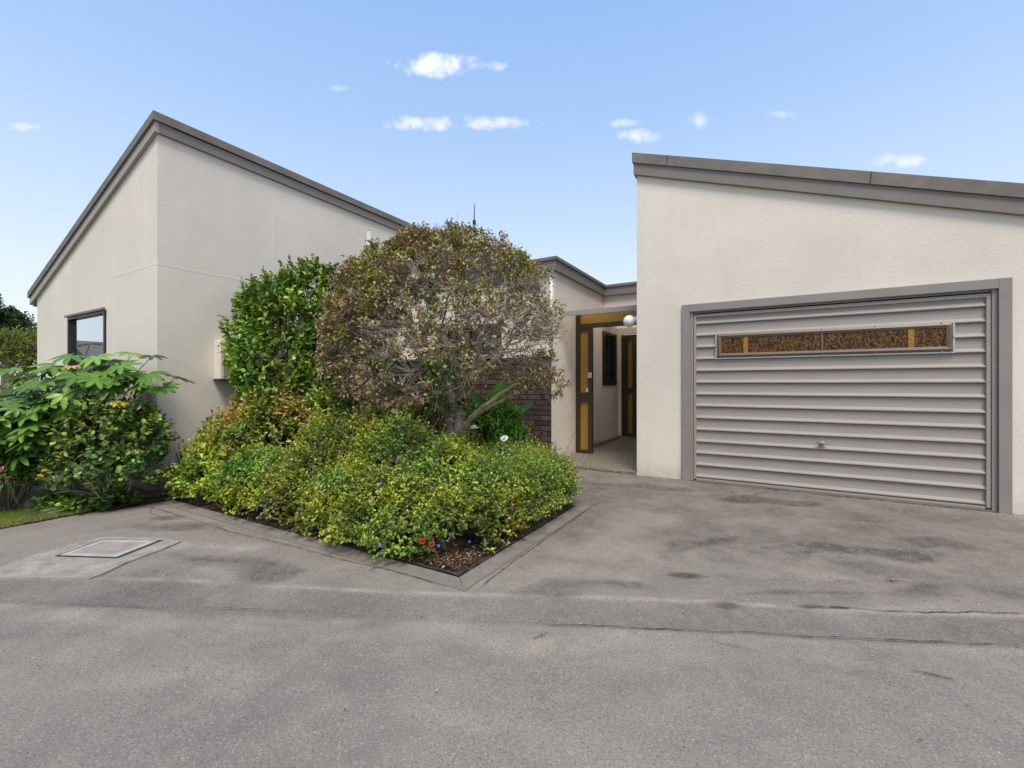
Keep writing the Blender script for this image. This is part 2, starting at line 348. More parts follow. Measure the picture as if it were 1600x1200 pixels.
def petals(P, size, cols, name, parent, n=5, layers=1, mat='petal', up=None):
    """simple flowers, n petals each, as one mesh"""
    parts = []
    for p, c in zip(P, cols):
        p = np.array(p, float); ax = nrm(np.array(up if up is not None else [.25, -.6, .7])+rng.normal(size=3)*.35)
        x = nrm(np.cross(ax, [.2, .3, .9])); y = np.cross(ax, x)
        for l in range(layers):
            A = np.arange(n)*2*PI/n+l*.6+rng.uniform(0, 1); tilt = .25+.55*l
            D = nrm(x*np.cos(A)[:, None]+y*np.sin(A)[:, None]+ax*tilt); N = nrm(np.cross(np.cross(D, ax), D))
            sz = size*(1-.22*l)
            parts.append(leaf_mesh(np.repeat(p[None], n, 0), D, N, np.full(n, sz), np.full(n, sz*1.05), pal(n, [c], [1], .07), -.02, -.12 if l else .15, .7))
    V, T, C = cat(parts); return np_mesh(name, V, T, M[mat], parent, C)

# ------------------------------------------------------------------ ground
g = MB(); g.quad([(-400,-400,-.03),(400,-400,-.03),(400,400,-.03),(-400,400,-.03)]); tag(g.build('ground', M['lawn']), 'grassy ground reaching the horizon', None, kind='structure')
g = MB(); g.quad([(-5.6,-14,-.006),(30,-14,-.006),(30,9,-.006),(-5.6,9,-.006)]); g.quad([(-40,-14,-.006),(-5.6,-14,-.006),(-5.6,-.8,-.006),(-40,-.8,-.006)])
tag(g.build('road', M['asphalt']), kind='structure')
def ground_z(a, b): return 0.
a0, a1, b0, b1, st = -5.62, 5.2, -.6, 6.3, .02
na, nb = int((a1-a0)/st)+1, int((b1-b0)/st)+1
AA, BB = np.meshgrid(np.linspace(a0, a1, na), np.linspace(b0, b1, nb), indexing='ij')
V = np.stack([AA.ravel(), BB.ravel(), np.zeros(AA.size)], 1)
wx = np.array([mnoise.noise(Vector((x*1.7, y*1.7, 1.))) for x, y in V[:, :2]]); wy = np.array([mnoise.noise(Vector((x*1.7, y*1.7, 9.))) for x, y in V[:, :2]])
w5 = np.array([mnoise.noise(Vector((x*7, y*7, 4.))) for x, y in V[:, :2]])
fb = np.array([mnoise.fractal(Vector((x*2.3, y*2.3, 6.)), .9, 2.1, 5) for x, y in V[:, :2]])
def blob(px, py, rx, ry, soft=.35, warp=.10):
    """irregular stain centred on the ground seen at (px,py), half-sizes in metres across / along the view"""
    c = gp(px, py); dx = V[:, 0]-c[0]+wx*warp*.6; dy = V[:, 1]-c[1]+wy*warp*.6
    X = dx*CT+dy*ST; Y = -dx*ST+dy*CT; d = np.sqrt((X/rx)**2+(Y/ry)**2)+w5*.18+fb*.75*min(1., soft*1.3)
    return np.clip((1-d)/soft, 0, 1)
st_r = np.zeros(len(V)); st_g = np.zeros(len(V)); st_b = np.zeros(len(V))
for px, py, rx, ry, k in [(1160, 781, .42, .13, .85), (1235, 785, .30, .10, .7), (1072, 898, .155, .045, .95), (1300, 905, .11, .04, .4), (1398, 909, .06, .03, .6), (1140, 943, .14, .05, .7),
                          (1255, 948, .07, .018, .5), (265, 822, .42, .14, .65), (262, 808, .12, .07, .6), (1120, 775, .2, .05, .4)]:
    st_r = np.maximum(st_r, blob(px, py, rx*1.15, ry*1.25, .5, .16)*k)
for px, py, rx, ry, k in [(960, 850, .9, .35, .45), (1080, 865, 1.0, .25, .4), (1250, 890, .9, .16, .4), (860, 905, .5, .2, .5), (350, 855, .7, .16, .6), (560, 885, .9, .12, .45), (300, 900, .9, .05, .35),
                          (1500, 905, .4, .1, .35), (1250, 830, .6, .12, .3), (1135, 941, .055, .018, 1.), (920, 828, .07, .025, .8), (700, 1000, 1.8, .12, .35), (200, 975, 1.0, .1, .4), (300, 1060, .5, .12, .3), (1450, 960, .7, .06, .4),
                          (1300, 880, 1.2, .2, .25), (1560, 802, .4, .05, .4), (1400, 790, .5, .03, .4), (780, 1100, .6, .1, .25)]:
    st_g = np.maximum(st_g, blob(px, py, rx, ry, .9, .4)*min(1, k*1.35))
for px, py, rx, ry, k in [(1120, 845, .7, .3, .55), (1330, 860, .9, .25, .6), (1050, 762, .9, .2, .5), (400, 885, 1.3, .14, .6), (1480, 930, .9, .14, .5), (900, 925, .6, .06, .5), (1250, 925, .7, .05, .5), (100, 905, 1.0, .12, .5), (1180, 800, .9, .12, .35), (950, 760, .7, .4, .5), (1250, 850, 1.6, .45, .35), (1450, 850, .8, .3, .5), (1050, 1080, .8, .16, .2)]:
    st_b = np.maximum(st_b, blob(px, py, rx, ry, .9, .45)*min(1, k*1.5))
# the strip between the two long seams of the road edge
X_ = V[:, 0]*CT+V[:, 1]*ST; Y_ = -V[:, 0]*ST+V[:, 1]*CT
l1 = 2.81-(X_+2.61)*(.45/5.31)+.02*np.sin(X_*2.3); l2 = 2.475-(X_+2.83)*.0785+.015*np.sin(X_*1.7+1)
inside = np.clip((l1-Y_)/.05, 0, 1)*np.clip((Y_-l2)/.05, 0, 1)
drive = np.clip((Y_-l1)/.6, 0, 1)*np.clip((X_+.5)/1.0, 0, 1); st_b = np.maximum(st_b*(1+.25*drive), drive*np.clip(.36+.5*fb+.25*wx, 0, .7)); st_b = np.maximum(st_b, inside*.45*(.7+wx)); V[:, 2] = w5*.0015+wx*.004-inside*.004-st_r*.003
st_g = np.maximum(st_g, np.clip(1-abs(Y_-l1)/.035, 0, 1)*.95*np.clip(.75+w5*1.3, 0, 1))
st_g = np.maximum(st_g, np.clip(1-abs(Y_-l2+.02)/.05, 0, 1)*.4*np.clip(.6+w5*1.3, 0, 1))
ii = (np.arange(na-1)[:, None]*nb+np.arange(nb-1)[None]).ravel(); Q = np.stack([ii, ii+nb, ii+nb+1, ii+1], 1)
drv = np_mesh('driveway', V, Q, M['asphalt'], smooth=True)
sa = drv.data.attributes.new('stain', 'FLOAT_COLOR', 'POINT'); sa.data.foreach_set('color', np.stack([st_r, st_g, st_b, np.ones(len(V))], 1).astype('f').ravel())
tag(drv, 'worn grey asphalt driveway with damp patches', kind='structure')
# cracks and wall-foot lines: hair-thin dark ribbons lying in the asphalt
def ribbon(mb, pts, w0, jag=.012, step=.03, gap=.0):
    P = [Vector(p) for p in pts]; out = []
    for i in range(len(P)-1):
        n = max(2, int((P[i+1]-P[i]).length/step))
        for k in range(n): out.append(P[i].lerp(P[i+1], k/n))
    out.append(P[-1]); off = 0; L = []
    for i, p in enumerate(out):
        t = (out[min(i+1, len(out)-1)]-out[max(i-1, 0)]).normalized(); nn = Vector((-t.y, t.x)); off = off*.75+random.uniform(-jag, jag)
        w = w0*random.uniform(.35, 1.0)*(min(1, i/4+.1))*(min(1, (len(out)-1-i)/4+.1))*max(.0, .75+(2.2 if gap else .6)*mnoise.noise(Vector((p.x*2.6, p.y*2.6, 7.)))); c = p+nn*off; L.append((c+nn*w, c-nn*w))
    for i in range(len(L)-1):
        if (L[i][0]-L[i][1]).length < .0005: continue
        z = .0085; mb.quad([(L[i][0].x, L[i][0].y, z), (L[i][1].x, L[i][1].y, z), (L[i+1][1].x, L[i+1][1].y, z), (L[i+1][0].x, L[i+1][0].y, z)])
def Gs(*pp): return [gp(*q) for q in pp]
cr = MB()
ribbon(cr, Gs((1410,1050),(1440,1052),(1462,1056),(1482,1060),(1502,1067)), .006, .006)
ribbon(cr, Gs((1100,987),(1112,1004),(1150,1012),(1205,1022)), .0042, .007)
ribbon(cr, Gs((1100,1008),(1110,998),(1106,985)), .0025, .006)
ribbon(cr, Gs((840,977),(1000,982),(1110,988),(1250,994),(1400,1002),(1600,1012)), .0055, .005)
ribbon(cr, Gs((1160,940),(1230,948),(1330,952),(1420,957),(1520,958),(1640,964)), .006, .008, gap=.3)
ribbon(cr, Gs((0,944),(120,946),(300,951),(520,957)), .003, .006, gap=.4)
ribbon(cr, Gs((225,790),(270,803),(300,812),(360,832),(440,850),(520,872),(610,893),(700,918)), .0045, .004)
ribbon(cr, Gs((745,924),(800,880),(860,838),(915,799),(940,782)), .005, .004)
ribbon(cr, Gs((0,833),(60,821),(105,812)), .004, .006, gap=.2)
ribbon(cr, Gs((240,790),(232,800),(262,812)), .004, .01)
ribbon(cr, [(-1.56, 5.995), (0, 5.985), (1.8, 5.985), (3.6, 5.99)], .009, .003)  # dark line along the foot of the garage wall
ribbon(cr, [(-2.6, 6.02), (-1.59, 6.02)], .007, .003)  # dark line along the front edge of the porch slab
ribbon(cr, Gs((1140,766),(1150,773),(1176,776),(1200,769)), .005, .01)
ribbon(cr, Gs((800,884),(830,894),(850,898)), .0025, .006)
for k in range(16):
    q = gp(random.uniform(60, 1560), random.uniform(965, 1190)); A_ = random.uniform(0, 6.3); l = random.uniform(.02, .06)
    ribbon(cr, [q, (q[0]+math.cos(A_)*l, q[1]+math.sin(A_)*l)], .0022, .003, .012)
tag(cr.build('crack', M['crack']), 'thin dark cracks and edge lines on the asphalt', kind='structure')

# concrete garden kerb (two runs meeting at a point) and bed soil
kb = empty('garden_kerb', (-1.65, 2.17, 0), 'low grey concrete kerb edging the garden bed beside the driveway', 'kerb')
def kerb_run(name, pts_out, pts_in, h0):
    mb = MB(); n = len(pts_out)
    for i in range(n-1):
        o0, o1, i0, i1 = pts_out[i], pts_out[i+1], pts_in[i], pts_in[i+1]; r = h0
        mb.hexa([(*o0, -.05), (*o1, -.05), (*i1, -.05), (*i0, -.05), (*o0, r-.006), (*o1, r-.006), (*i1, r), (*i0, r)])
    return mb.build(name, M['kerb'], kb)
xs = np.linspace(-1.57, -5.42, 14); j = [random.uniform(-.008, .008) for _ in xs]
kerb_run('kerb_strip', [(x, 2.125+q) for x, q in zip(xs, j)], [(x-(.14 if i == 0 else 0), 2.24+q) for i, (x, q) in enumerate(zip(xs, j))], .013)
ys = np.linspace(2.125, 6.02, 12)
ys = np.linspace(2.125, 4.2, 8)
kerb_run('kerb_strip', [(-1.572, y) for y in ys], [(-1.698, y+(.13 if i == 0 else 0)) for i, y in enumerate(ys)], .014)
def soil(name, poly, h, res=.07):
    xs = [p[0] for p in poly]; ys = [p[1] for p in poly]; X = np.arange(min(xs), max(xs)+res, res); Y = np.arange(min(ys), max(ys)+res, res)
    X = np.linspace(min(xs), max(xs), len(X)); Y = np.linspace(min(ys), max(ys), len(Y))
    V = np.array([(x, y, h+.02*mnoise.noise(Vector((x*3, y*3, 0)))+.012*mnoise.noise(Vector((x*14, y*14, 0)))) for x in X for y in Y])
    n2 = len(Y); ii = (np.arange(len(X)-1)[:, None]*n2+np.arange(n2-1)[None]).ravel()
    return tag(np_mesh(name, V, np.stack([ii, ii+n2, ii+n2+1, ii+1], 1), M['mulch'], smooth=True), kind='structure')
soil('garden_soil', [(-5.9, 2.252), (-1.71, 4.2)], .015)
soil('garden_soil', [(-5.9, 4.2), (-2.96, 6.2)], .015)
soil('border_soil', [(-10.5, 1.28), (-5.66, 2.3)], .03)
soil('border_soil', [(-5.92, 1.75), (-5.47, 2.26)], .02)
# lawn sheet
lw = MB(); lw.quad([(-60,-.8,.012),(-5.61,-.8,.012),(-5.61,1.3,.012),(-60,1.3,.012)]); lw.quad([(-60,1.3,.012),(-10.4,1.3,.012),(-10.4,60,.012),(-60,60,.012)])
tag(lw.build('lawn', M['lawn']), 'lawn beside the border', kind='structure')
# grass blades on the visible corner of the lawn
n = 45000; gx = -5.62-rng.exponential(.55, n); gy = rng.uniform(.2, 1.65, n); gz = np.full(n, .012)
P = np.stack([gx+rng.normal(size=n)*.02, gy, gz], 1); D = nrm(rv(n)*.6+np.array([0, 0, 1.])); L = rng.uniform(.02, .05, n)
side = nrm(np.cross(D, rv(n)))*.0022; Vg = np.stack([P-side, P+side, P+D*L[:, None]], 1).reshape(-1, 3)
dry = np.clip((gx+5.95)*2.2, 0, .8); Cg = pal(n, [(.20, .30, .03), (.30, .40, .05), (.12, .20, .03)], [3, 2, 2], .2); mk = rng.uniform(size=n) < dry; Cg[mk] = pal(mk.sum(), [(.42, .34, .16), (.28, .28, .08)], [2, 2], .2)
tag(np_mesh('grass', Vg, np.arange(n*3).reshape(-1, 3), M['leaf_soft'], None, np.repeat(Cg, 3, 0)), 'short yellow green grass beside the asphalt at left', 'grass', kind='stuff')
# edging stones between lawn and border
def stone(a, b, ra, rb, h, seed, label):
    import bmesh
    bm = bmesh.new(); bmesh.ops.create_icosphere(bm, subdivisions=3, radius=1)
    for v_ in bm.verts:
        c = v_.co; k = 1+.16*mnoise.noise(c*1.5+Vector((seed, 0, 0))); v_.co = Vector((a+math.copysign(abs(c.x)**.6, c.x)*ra*k, b+math.copysign(abs(c.y)**.6, c.y)*rb*k, max(-.02, h*.5+c.z*h*.5*k)))
    me = bpy.data.meshes.new('edging_stone'); bm.to_mesh(me); bm.free(); me.materials.append(M['kerb']); o = link('edging_stone', me)
    me.polygons.foreach_set('use_smooth', [True]*len(me.polygons)); return tag(o, label, 'edging stone')
q = gp(50, 795); stone(q[0], q[1], .09, .07, .11, 1, 'small upright grey edging stone at the corner of the lawn')
q = gp(80, 803); stone(q[0], q[1]+.02, .15, .09, .045, 5, 'flat grey edging stone between lawn and asphalt, under the clover')

# service cover
sc = empty('service_cover', (-4.2, 1.35, 0), 'square concrete service cover with pale frame in the asphalt', 'manhole cover')
sur = [gp(*q) for q in ((-60, 905), (60, 906), (140, 906), (160, 899), (200, 880), (255, 860), (282, 848), (262, 843), (165, 841), (130, 848), (60, 868), (0, 888), (-60, 905.5))]
mb = MB(); mb.prism(sur[:-1], 'z', -.02, .0125); mb.build('concrete_surround', M['pale_conc'], sc)
c0 = [Vector(gp(*q)) for q in ((88, 872), (160, 846.5), (252, 847.5), (183, 875))]; cm = sum(c0, Vector((0, 0)))/4
def ring(mb, s0, s1, z0, z1):
    for i in range(4):
        j_ = (i+1) % 4; p0, p1 = cm+(c0[i]-cm)*s0, cm+(c0[j_]-cm)*s0; q0, q1 = cm+(c0[i]-cm)*s1, cm+(c0[j_]-cm)*s1
        mb.hexa([(*p0, z0), (*p1, z0), (*q1, z0), (*q0, z0), (*p0, z1), (*p1, z1), (*q1, z1), (*q0, z1)])
mb = MB(); ring(mb, 1.03, .94, .0, .0165); mb.build('joint', M['crack'], sc)
mb = MB(); ring(mb, .935, .74, .0, .021); mb.build('frame', M['cover_frame'], sc, bevel=.003)
mb = MB(); mb.prism([tuple(cm+(c-cm)*.735) for c in c0], 'z', 0, .018); mb.build('cover_slab', M['cover'], sc)

# ------------------------------------------------------------------ HOUSE
AL, BL = -5.91, 2.30           # corner of the tall wing
ZT = 4.02; SL = .354; AE = -9.98
def ztop(a): return ZT+(a-AL)*SL
H = empty('house', (AL, BL, 0), 'cream stucco house with a tall sloping wing on the left and recessed entry', 'house')
w0, w1, wz0, wz1 = -8.60, -7.305, 1.15, 2.16
mb = MB(); T_ = .14
def wslice(a0, a1, zb, zt=None):
    z = lambda a: ztop(a) if zt is None else zt
    mb.hexa([(a0, BL, zb), (a1, BL, zb), (a1, BL+T_, zb), (a0, BL+T_, zb), (a0, BL, z(a0)), (a1, BL, z(a1)), (a1, BL+T_, z(a1)), (a0, BL+T_, z(a0))])
wslice(AE, w0, -.05); wslice(w0, w1, -.05, wz0); wslice(w0, w1, wz1); wslice(w1, AL, -.05)
mb.box(AL-T_, AL, BL+T_, 10.5, -.05, ZT)                                # tall side wall
mb.box(AE, AE+T_, BL+T_, 10.5, -.05, ztop(AE)); mb.prism([(AE, -.05), (AL, -.05), (AL, ZT), (AE, ztop(AE))], 'b', 10.5, 10.6)
mb.build('tall_wing_wall', M['stucco_left'], H)
mb = MB()                                                               # control joints in the stucco
for px in (109, 176): a_ = ray(px)[0]*BL/ray(px)[1]; mb.box(a_-.011, a_+.011, BL-.0015, BL+.02, wz1+.1 if px == 109 else .4, ztop(a_)-.02)
a_ = ray(176)[0]*BL/ray(176)[1]; mb.box(a_+.012, AL-.002, BL-.0015, BL+.02, 2.545, 2.567)
mb.box(AL-.02, AL+.0015, BL, 3.6, 2.545, 2.567); mb.box(AL-.02, AL+.0015, 3.62, 3.64, .4, ZT-.05)
mb.build('control_joint', M['joint'], H)
# concrete footing
mb = MB(); mb.box(AE-.02, AL+.02, BL-.03, BL-.001, -.05, .16); mb.box(AL+.001, AL+.03, BL, 6.2, -.05, .16); mb.build('footing', M['kerb'], H)
# roof edge: rake along the front wall, ridge fascia along the side wall
def slab(mb, a0, a1, b0, b1, zl, zh, f=ztop):
    mb.hexa([(a0, b0, f(a0)+zl), (a1, b0, f(a1)+zl), (a1, b1, f(a1)+zl), (a0, b1, f(a0)+zl), (a0, b0, f(a0)+zh), (a1, b0, f(a1)+zh), (a1, b1, f(a1)+zh), (a0, b1, f(a0)+zh)])
AO = AE-.20
mb = MB(); slab(mb, AO, AL+.04, BL-.04, BL-.002, -.035, .072); mb.build('rake_fascia', M['fascia_light'], H)
mb = MB(); mb.box(AL+.002, AL+.04, BL-.002, 10.4, ZT-.022, ZT+.085); mb.build('ridge_fascia', M['fascia'], H)
mb = MB(); slab(mb, AO-.01, AL+.062, BL-.062, BL+.12, .075, .168); mb.build('rake_cap', M['cap'], H)
mb = MB(); z_ = ZT+.022; mb.box(AL-.14, AL+.0625, BL+.12, 10.5, z_+.075, z_+.168)
mb.build('ridge_cap', M['cap'], H)
mb = MB(); slab(mb, AO, AL-.14, BL+.12, 10.5, .03, .14); mb.build('roof', M['tile'], H)
mb = MB(); slab(mb, AO+.01, AE-.002, BL-.002, 10.4, -.06, .03); mb.build('eave_soffit', M['fascia'], H)
# left window
W_ = empty('window', (w0, BL, wz0), None, None)
del_ = W_; W_.parent = H; W_.location = Vector((w0, BL, wz0))-H.location
def wl(o):      # world location helper for sub-parts below an empty part
    return o
def sub(mb, name, mats, par, **k):
    o = mb.build(name, mats, None, **k); o.parent = par; o.matrix_parent_inverse = par.matrix_world.inverted() if False else o.matrix_parent_inverse
    l = Vector((0,0,0)); q = par
    while q is not None: l += q.location; q = q.parent
    o.location = -l; return o
bpy.data.objects.remove(W_)
def win_b(par, name, a0, a1, z0, z1, b, fm, gm, fw=.045, mull=(), proud=.02, depth=.08, label=None):
    """window in a wall facing -b; the frame is the part, pane and sill are its sub-parts"""
    mb = MB(); mb.box(a0, a0+fw, b-proud, b+depth, z0, z1); mb.box(a1-fw, a1, b-proud, b+depth, z0, z1)
    mb.box(a0+fw, a1-fw, b-proud, b+depth, z1-fw, z1); mb.box(a0+fw, a1-fw, b-proud, b+depth, z0, z0+fw)
    for x in mull: mb.box(x-fw*.4, x+fw*.4, b-proud+.01, b+depth, z0+fw, z1-fw)
    f = sub(mb, name, fm, par)
    mb = MB(); mb.box(a0+fw, a1-fw, b+depth*.5, b+depth*.5+.006, z0+fw, z1-fw); sub(mb, 'pane', gm, f)
    return f
f = win_b(H, 'window', w0, w1, wz0, wz1, BL, M['black'], M['glass'], .038, (), .02, .05)
mb = MB(); mb.box(w0-.03, w1+.03, BL-.045, BL-.021, wz1-.005, wz1+.022); sub(mb, 'head_flashing', M['winbrown'], f)
mb = MB(); mb.box(w0-.02, w1+.02, BL-.04, BL-.021, wz0-.03, wz0); sub(mb, 'sill', M['winbrown'], f)
mb = MB()                                                               # curtain folds inside
pts = [(x, BL+.26+.025*math.sin(x*55)) for x in np.arange(w0-.1, w0+.55, .02)]
for i in range(len(pts)-1): mb.quad([(*pts[i], .9), (*pts[i+1], .9), (*pts[i+1], 2.3), (*pts[i], 2.3)])
sub(mb, 'curtain', M['curtain'], f)
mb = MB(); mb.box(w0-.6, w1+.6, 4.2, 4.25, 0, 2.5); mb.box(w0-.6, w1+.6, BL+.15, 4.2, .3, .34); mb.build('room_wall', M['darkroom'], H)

# entry wing: brick-faced base, stucco above
A1 = -2.95; BF = 6.22; BU = 6.33; ZB = 1.64; ZU = 2.98
mb = MB()
mb.box(AL+.002, A1, BF+.02, BU+.1, -.05, ZB)                            # base behind the bricks
fw0, fw1, fz0, fz1 = -5.3, -3.905, 1.72, 2.23
mb.box(AL+.002, fw0, BU, BU+.1, ZB, ZU+.1); mb.box(fw1, A1, BU, BU+.1, ZB, ZU+.1); mb.box(fw0, fw1, BU, BU+.1, ZB, fz0); mb.box(fw0, fw1, BU, BU+.1, fz1, ZU+.1)
# side wall along the porch with window hole
pw0, pw1, pz0, pz1 = 8.58, 9.47, 1.195, 2.28
mb.box(A1-.1, A1, BU+.1, pw0, -.05, ZU+.1); mb.box(A1-.1, A1, pw1, 9.75, -.05, ZU+.1); mb.box(A1-.1, A1, pw0, pw1, -.05, pz0); mb.box(A1-.1, A1, pw0, pw1, pz1, ZU+.1)
mb.box(A1, -1.3, 8.66, 8.76, 2.46, ZU+.1)                               # upper wall facing the front
mb.build('entry_wing_wall', M['stucco'], H)
mb = MB(); mb.box(A1, -2.87, 9.64, 9.74, -.05, 2.5); mb.box(-2.87, -1.45, 9.64, 9.74, 2.30, 2.5); mb.build('porch_wall', M['stucco_in'], H)
mb = MB(); mb.box(AL+.001, A1+.03, BF-.025, BU-.001, ZB+.001, ZB+.05); mb.build('ledge', M['white'], H, bevel=.004)
# bricks
mb = MB(); base_c = [(.10, .066, .050), (.082, .053, .041), (.115, .078, .060), (.065, .040, .034), (.05, .036, .032)]
def wall_bricks(mb, along, u0, u1, plane, sgn):
    z = .02; row = 0; h = .076; gap = .008
    while z+h < ZB:
        u = u0-(row % 2)*.115 - random.uniform(0, .02)
        while u < u1:
            a_, c_ = max(u, u0), min(u+.222, u1)
            if c_-a_ > .03:
                d = random.uniform(0, .005); col = random.choice(base_c); k = random.uniform(.75, 1.25); col = tuple(x*k for x in col)
                if along == 'a': mb.box(a_, c_-gap, plane-.0-d, plane+.03, z, z+h-gap, 0, col)
                else: mb.box(plane-.03, plane+d, a_, c_-gap, z, z+h-gap, 0, col)
                if random.random() < .35:       # dark fire mark
                    pa = random.uniform(a_, max(a_, c_-.06)); 
                    if along == 'a': mb.box(pa, min(pa+random.uniform(.02, .05), c_-gap-.002), plane-d-.0015, plane, z+.01, z+h-gap-.012, 0, (.028, .024, .024))
            u += .23
        z += h+.004; row += 1
wall_bricks(mb, 'a', AL+.05, A1-.001, BF-.0, -1); wall_bricks(mb, 'b', 5.41, 6.2, AL+.045, 1)
mb.build('brick_facing', M['brick'], H, color=True)
mb = MB(); mb.box(AL+.03, A1-.004, BF+.006, BF+.02, -.05, ZB); mb.box(AL+.004, AL+.03, 5.41, BF, -.05, ZB); mb.build('mortar_backing', M['mortar'], H)
f = win_b(H, 'window', fw0, fw1, fz0, fz1, BU, M['winbrown'], M['glass_dark'], .05, (-4.6,))
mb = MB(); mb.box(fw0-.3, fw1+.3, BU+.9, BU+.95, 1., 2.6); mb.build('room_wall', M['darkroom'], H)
# corner downpipe
mb = MB(); mb.tube([(A1-.035, BU-.03, ZB+.03), (A1-.035, BU-.03, 2.93)], .028, 10); mb.build('downpipe', M['pipe'], H, smooth=True)
# porch window (faces +a)
mb = MB(); fw = .09
mb.box(A1-.05, A1+.02, pw0, pw0+fw, pz0, pz1); mb.box(A1-.05, A1+.02, pw1-fw, pw1, pz0, pz1); mb.box(A1-.05, A1+.02, pw0+fw, pw1-fw, pz1-fw*.7, pz1); mb.box(A1-.05, A1+.02, pw0+fw, pw1-fw, pz0, pz0+fw*.8)
mb.box(A1-.05, A1+.005, pw0+.38, pw0+.44, pz0+fw*.8, pz1-fw*.7)
pwf = sub(mb, 'window', M['black'], H); mb = MB(); mb.box(A1-.03, A1-.025, pw0+fw, pw1-fw, pz0, pz1); sub(mb, 'pane', M['glass_dark'], pwf)
mb = MB(); mb.box(A1-.16, A1-.14, pw0+.5, pw1-.1, pz0, pz1); sub(mb, 'curtain', M['curtain'], pwf)
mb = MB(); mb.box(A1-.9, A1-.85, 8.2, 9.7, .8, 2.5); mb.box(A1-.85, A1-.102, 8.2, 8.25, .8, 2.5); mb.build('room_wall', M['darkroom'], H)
# flat roof of the entry wing: fascia and capping with a mitred corner
mb = MB(); zf0, zf1 = ZU-.01, ZU+.145
mb.box(AL+.05, A1+.06, BU-.075, BU-.03, zf0, zf1); mb.box(A1+.015, A1+.06, BU-.03, 8.585, zf0, zf1); mb.box(A1+.06, -1.3, 8.585, 8.63, zf0, zf1); mb.build('entry_fascia', M['fascia'], H)
mb = MB(); zc0, zc1 = ZU+.147, ZU+.195
mb.box(AL+.08, A1+.085, BU-.1, BU+.1, zc0, zc1); mb.box(A1-.12, A1+.085, BU+.1, 8.56, zc0, zc1); mb.box(A1-.12, -1.3, 8.56, 8.75, zc0, zc1); mb.build('entry_cap', M['cap'], H)
mb = MB(); mb.box(AL+.08, A1-.12, BU+.1, 10.4, ZU+.11, ZU+.17); mb.build('entry_roof', M['tile'], H)
mb = MB(); mb.box(A1-.12, -1.59, 8.75, 10.4, ZU+.11, ZU+.13); mb.build('added_roof_sheet', M['fibreglass'], H)  # unseen translucent sheet, added to let more light into the porch
# canopy over the porch, rising towards the back
mb = MB(); mb.box(A1+.002, -1.592, 6.48, 6.505, 2.285, 2.36); mb.build('canopy_fascia', M['fascia_light'], H)
mb = MB()
mb.hexa([(A1+.002, 6.505, 2.33), (-1.592, 6.505, 2.33), (-1.592, 7.1, 2.43), (A1+.002, 7.1, 2.43), (A1+.002, 6.505, 2.352), (-1.592, 6.505, 2.352), (-1.592, 7.1, 2.452), (A1+.002, 7.1, 2.452)])
mb.box(A1+.002, -1.592, 7.1, 9.64, 2.43, 2.452); mb.build('canopy_roof', M['fibreglass'], H)
# amber-glazed entry screen
SB = 7.2; s0, s1 = A1+.002, -2.655
mb = MB()
mb.box(s0, s0+.075, SB, SB+.07, .04, 2.43); mb.box(s1-.068, s1, SB, SB+.07, .04, 2.17)
mb.box(s0+.075, -1.592, SB-.004, SB+.07, 2.172, 2.245); mb.box(s0+.075, s1-.068, SB, SB+.07, .915, 1.07); mb.box(s0+.075, s1-.068, SB, SB+.07, .042, .10); mb.box(s0+.075, s1-.068, SB, SB+.07, 2.12, 2.17)
scr = sub(mb, 'entry_screen', M['brown'], H)
mb = MB(); mb.box(s0+.075, s1-.068, SB+.03, SB+.04, .10, .915); mb.box(s0+.075, s1-.068, SB+.03, SB+.04, 1.07, 2.12); mb.box(s0+.075, -1.592, SB+.03, SB+.04, 2.245, 2.428); sub(mb, 'amber_pane', M['amber'], scr)
npx, npz = s1-.037, 1.37
mb = MB(); mb.box(npx-.03, npx+.03, SB-.008, SB-.0005, npz-.043, npz+.043); pl = sub(mb, 'number_plate', M['white'], scr)
mb = MB(); bb = (SB-.0105, SB-.0082)
def seg(x0, x1, z0, z1): mb.box(npx+x0, npx+x1, bb[0], bb[1], npz+z0, npz+z1)
seg(-.016, .018, .020, .030); seg(-.016, -.006, .0012, .0198); seg(-.016, .010, -.008, .001); seg(.0102, .019, -.022, -.002); seg(-.016, .010, -.030, -.021)
sub(mb, 'digit', M['black'], scr)
mb = MB(); mb.box(s1-.11, s1-.07, SB+.012, SB+.0295, 1.085, 1.145); db = sub(mb, 'doorbell', M['plastic'], scr); mb = MB(); mb.box(s1-.096, s1-.084, SB+.006, SB+.0118, 1.105, 1.125); sub(mb, 'doorbell_button', M['white'], scr)
# front door
d0 = -2.868
mb = MB()
DB = 9.60
mb.box(d0, d0+.13, DB, 9.70, .06, 2.28); mb.box(d0+.24, d0+.40, DB, 9.70, .06, 2.28); mb.box(d0+.13, d0+.24, DB, 9.7, 2.19, 2.28); mb.box(d0+.13, d0+.24, DB, 9.7, .06, .16); mb.box(d0+.13, d0+.24, DB, 9.7, 1.03, 1.14)
mb.box(d0+.40, -1.45, DB, 9.7, 2.19, 2.28); mb.box(d0+.40, -1.45, DB+.02, 9.7, 1.0, 1.14); mb.box(d0+.40, -1.45, DB+.02, 9.7, .06, .2); mb.box(-1.62, -1.45, DB, 9.7, .2, 2.19)
mb.box(d0+.40, -1.62, DB+.03, 9.68, 1.54, 1.57)
dr = sub(mb, 'front_door', M['brown'], H)
mb = MB(); mb.box(d0+.13, d0+.24, DB+.05, DB+.06, .16, 2.19); sub(mb, 'amber_pane', M['amber_bar'], dr)
mb = MB(); mb.box(d0+.40, -1.62, DB+.06, DB+.065, .2, 2.19); sub(mb, 'pane', M['glass'], dr)
mb = MB(); mb.box(d0+.40, -1.62, 9.85, 9.87, .1, 2.25); sub(mb, 'curtain', M['curtain'], dr)
mb = MB()                                                               # white scroll ironwork behind the glass
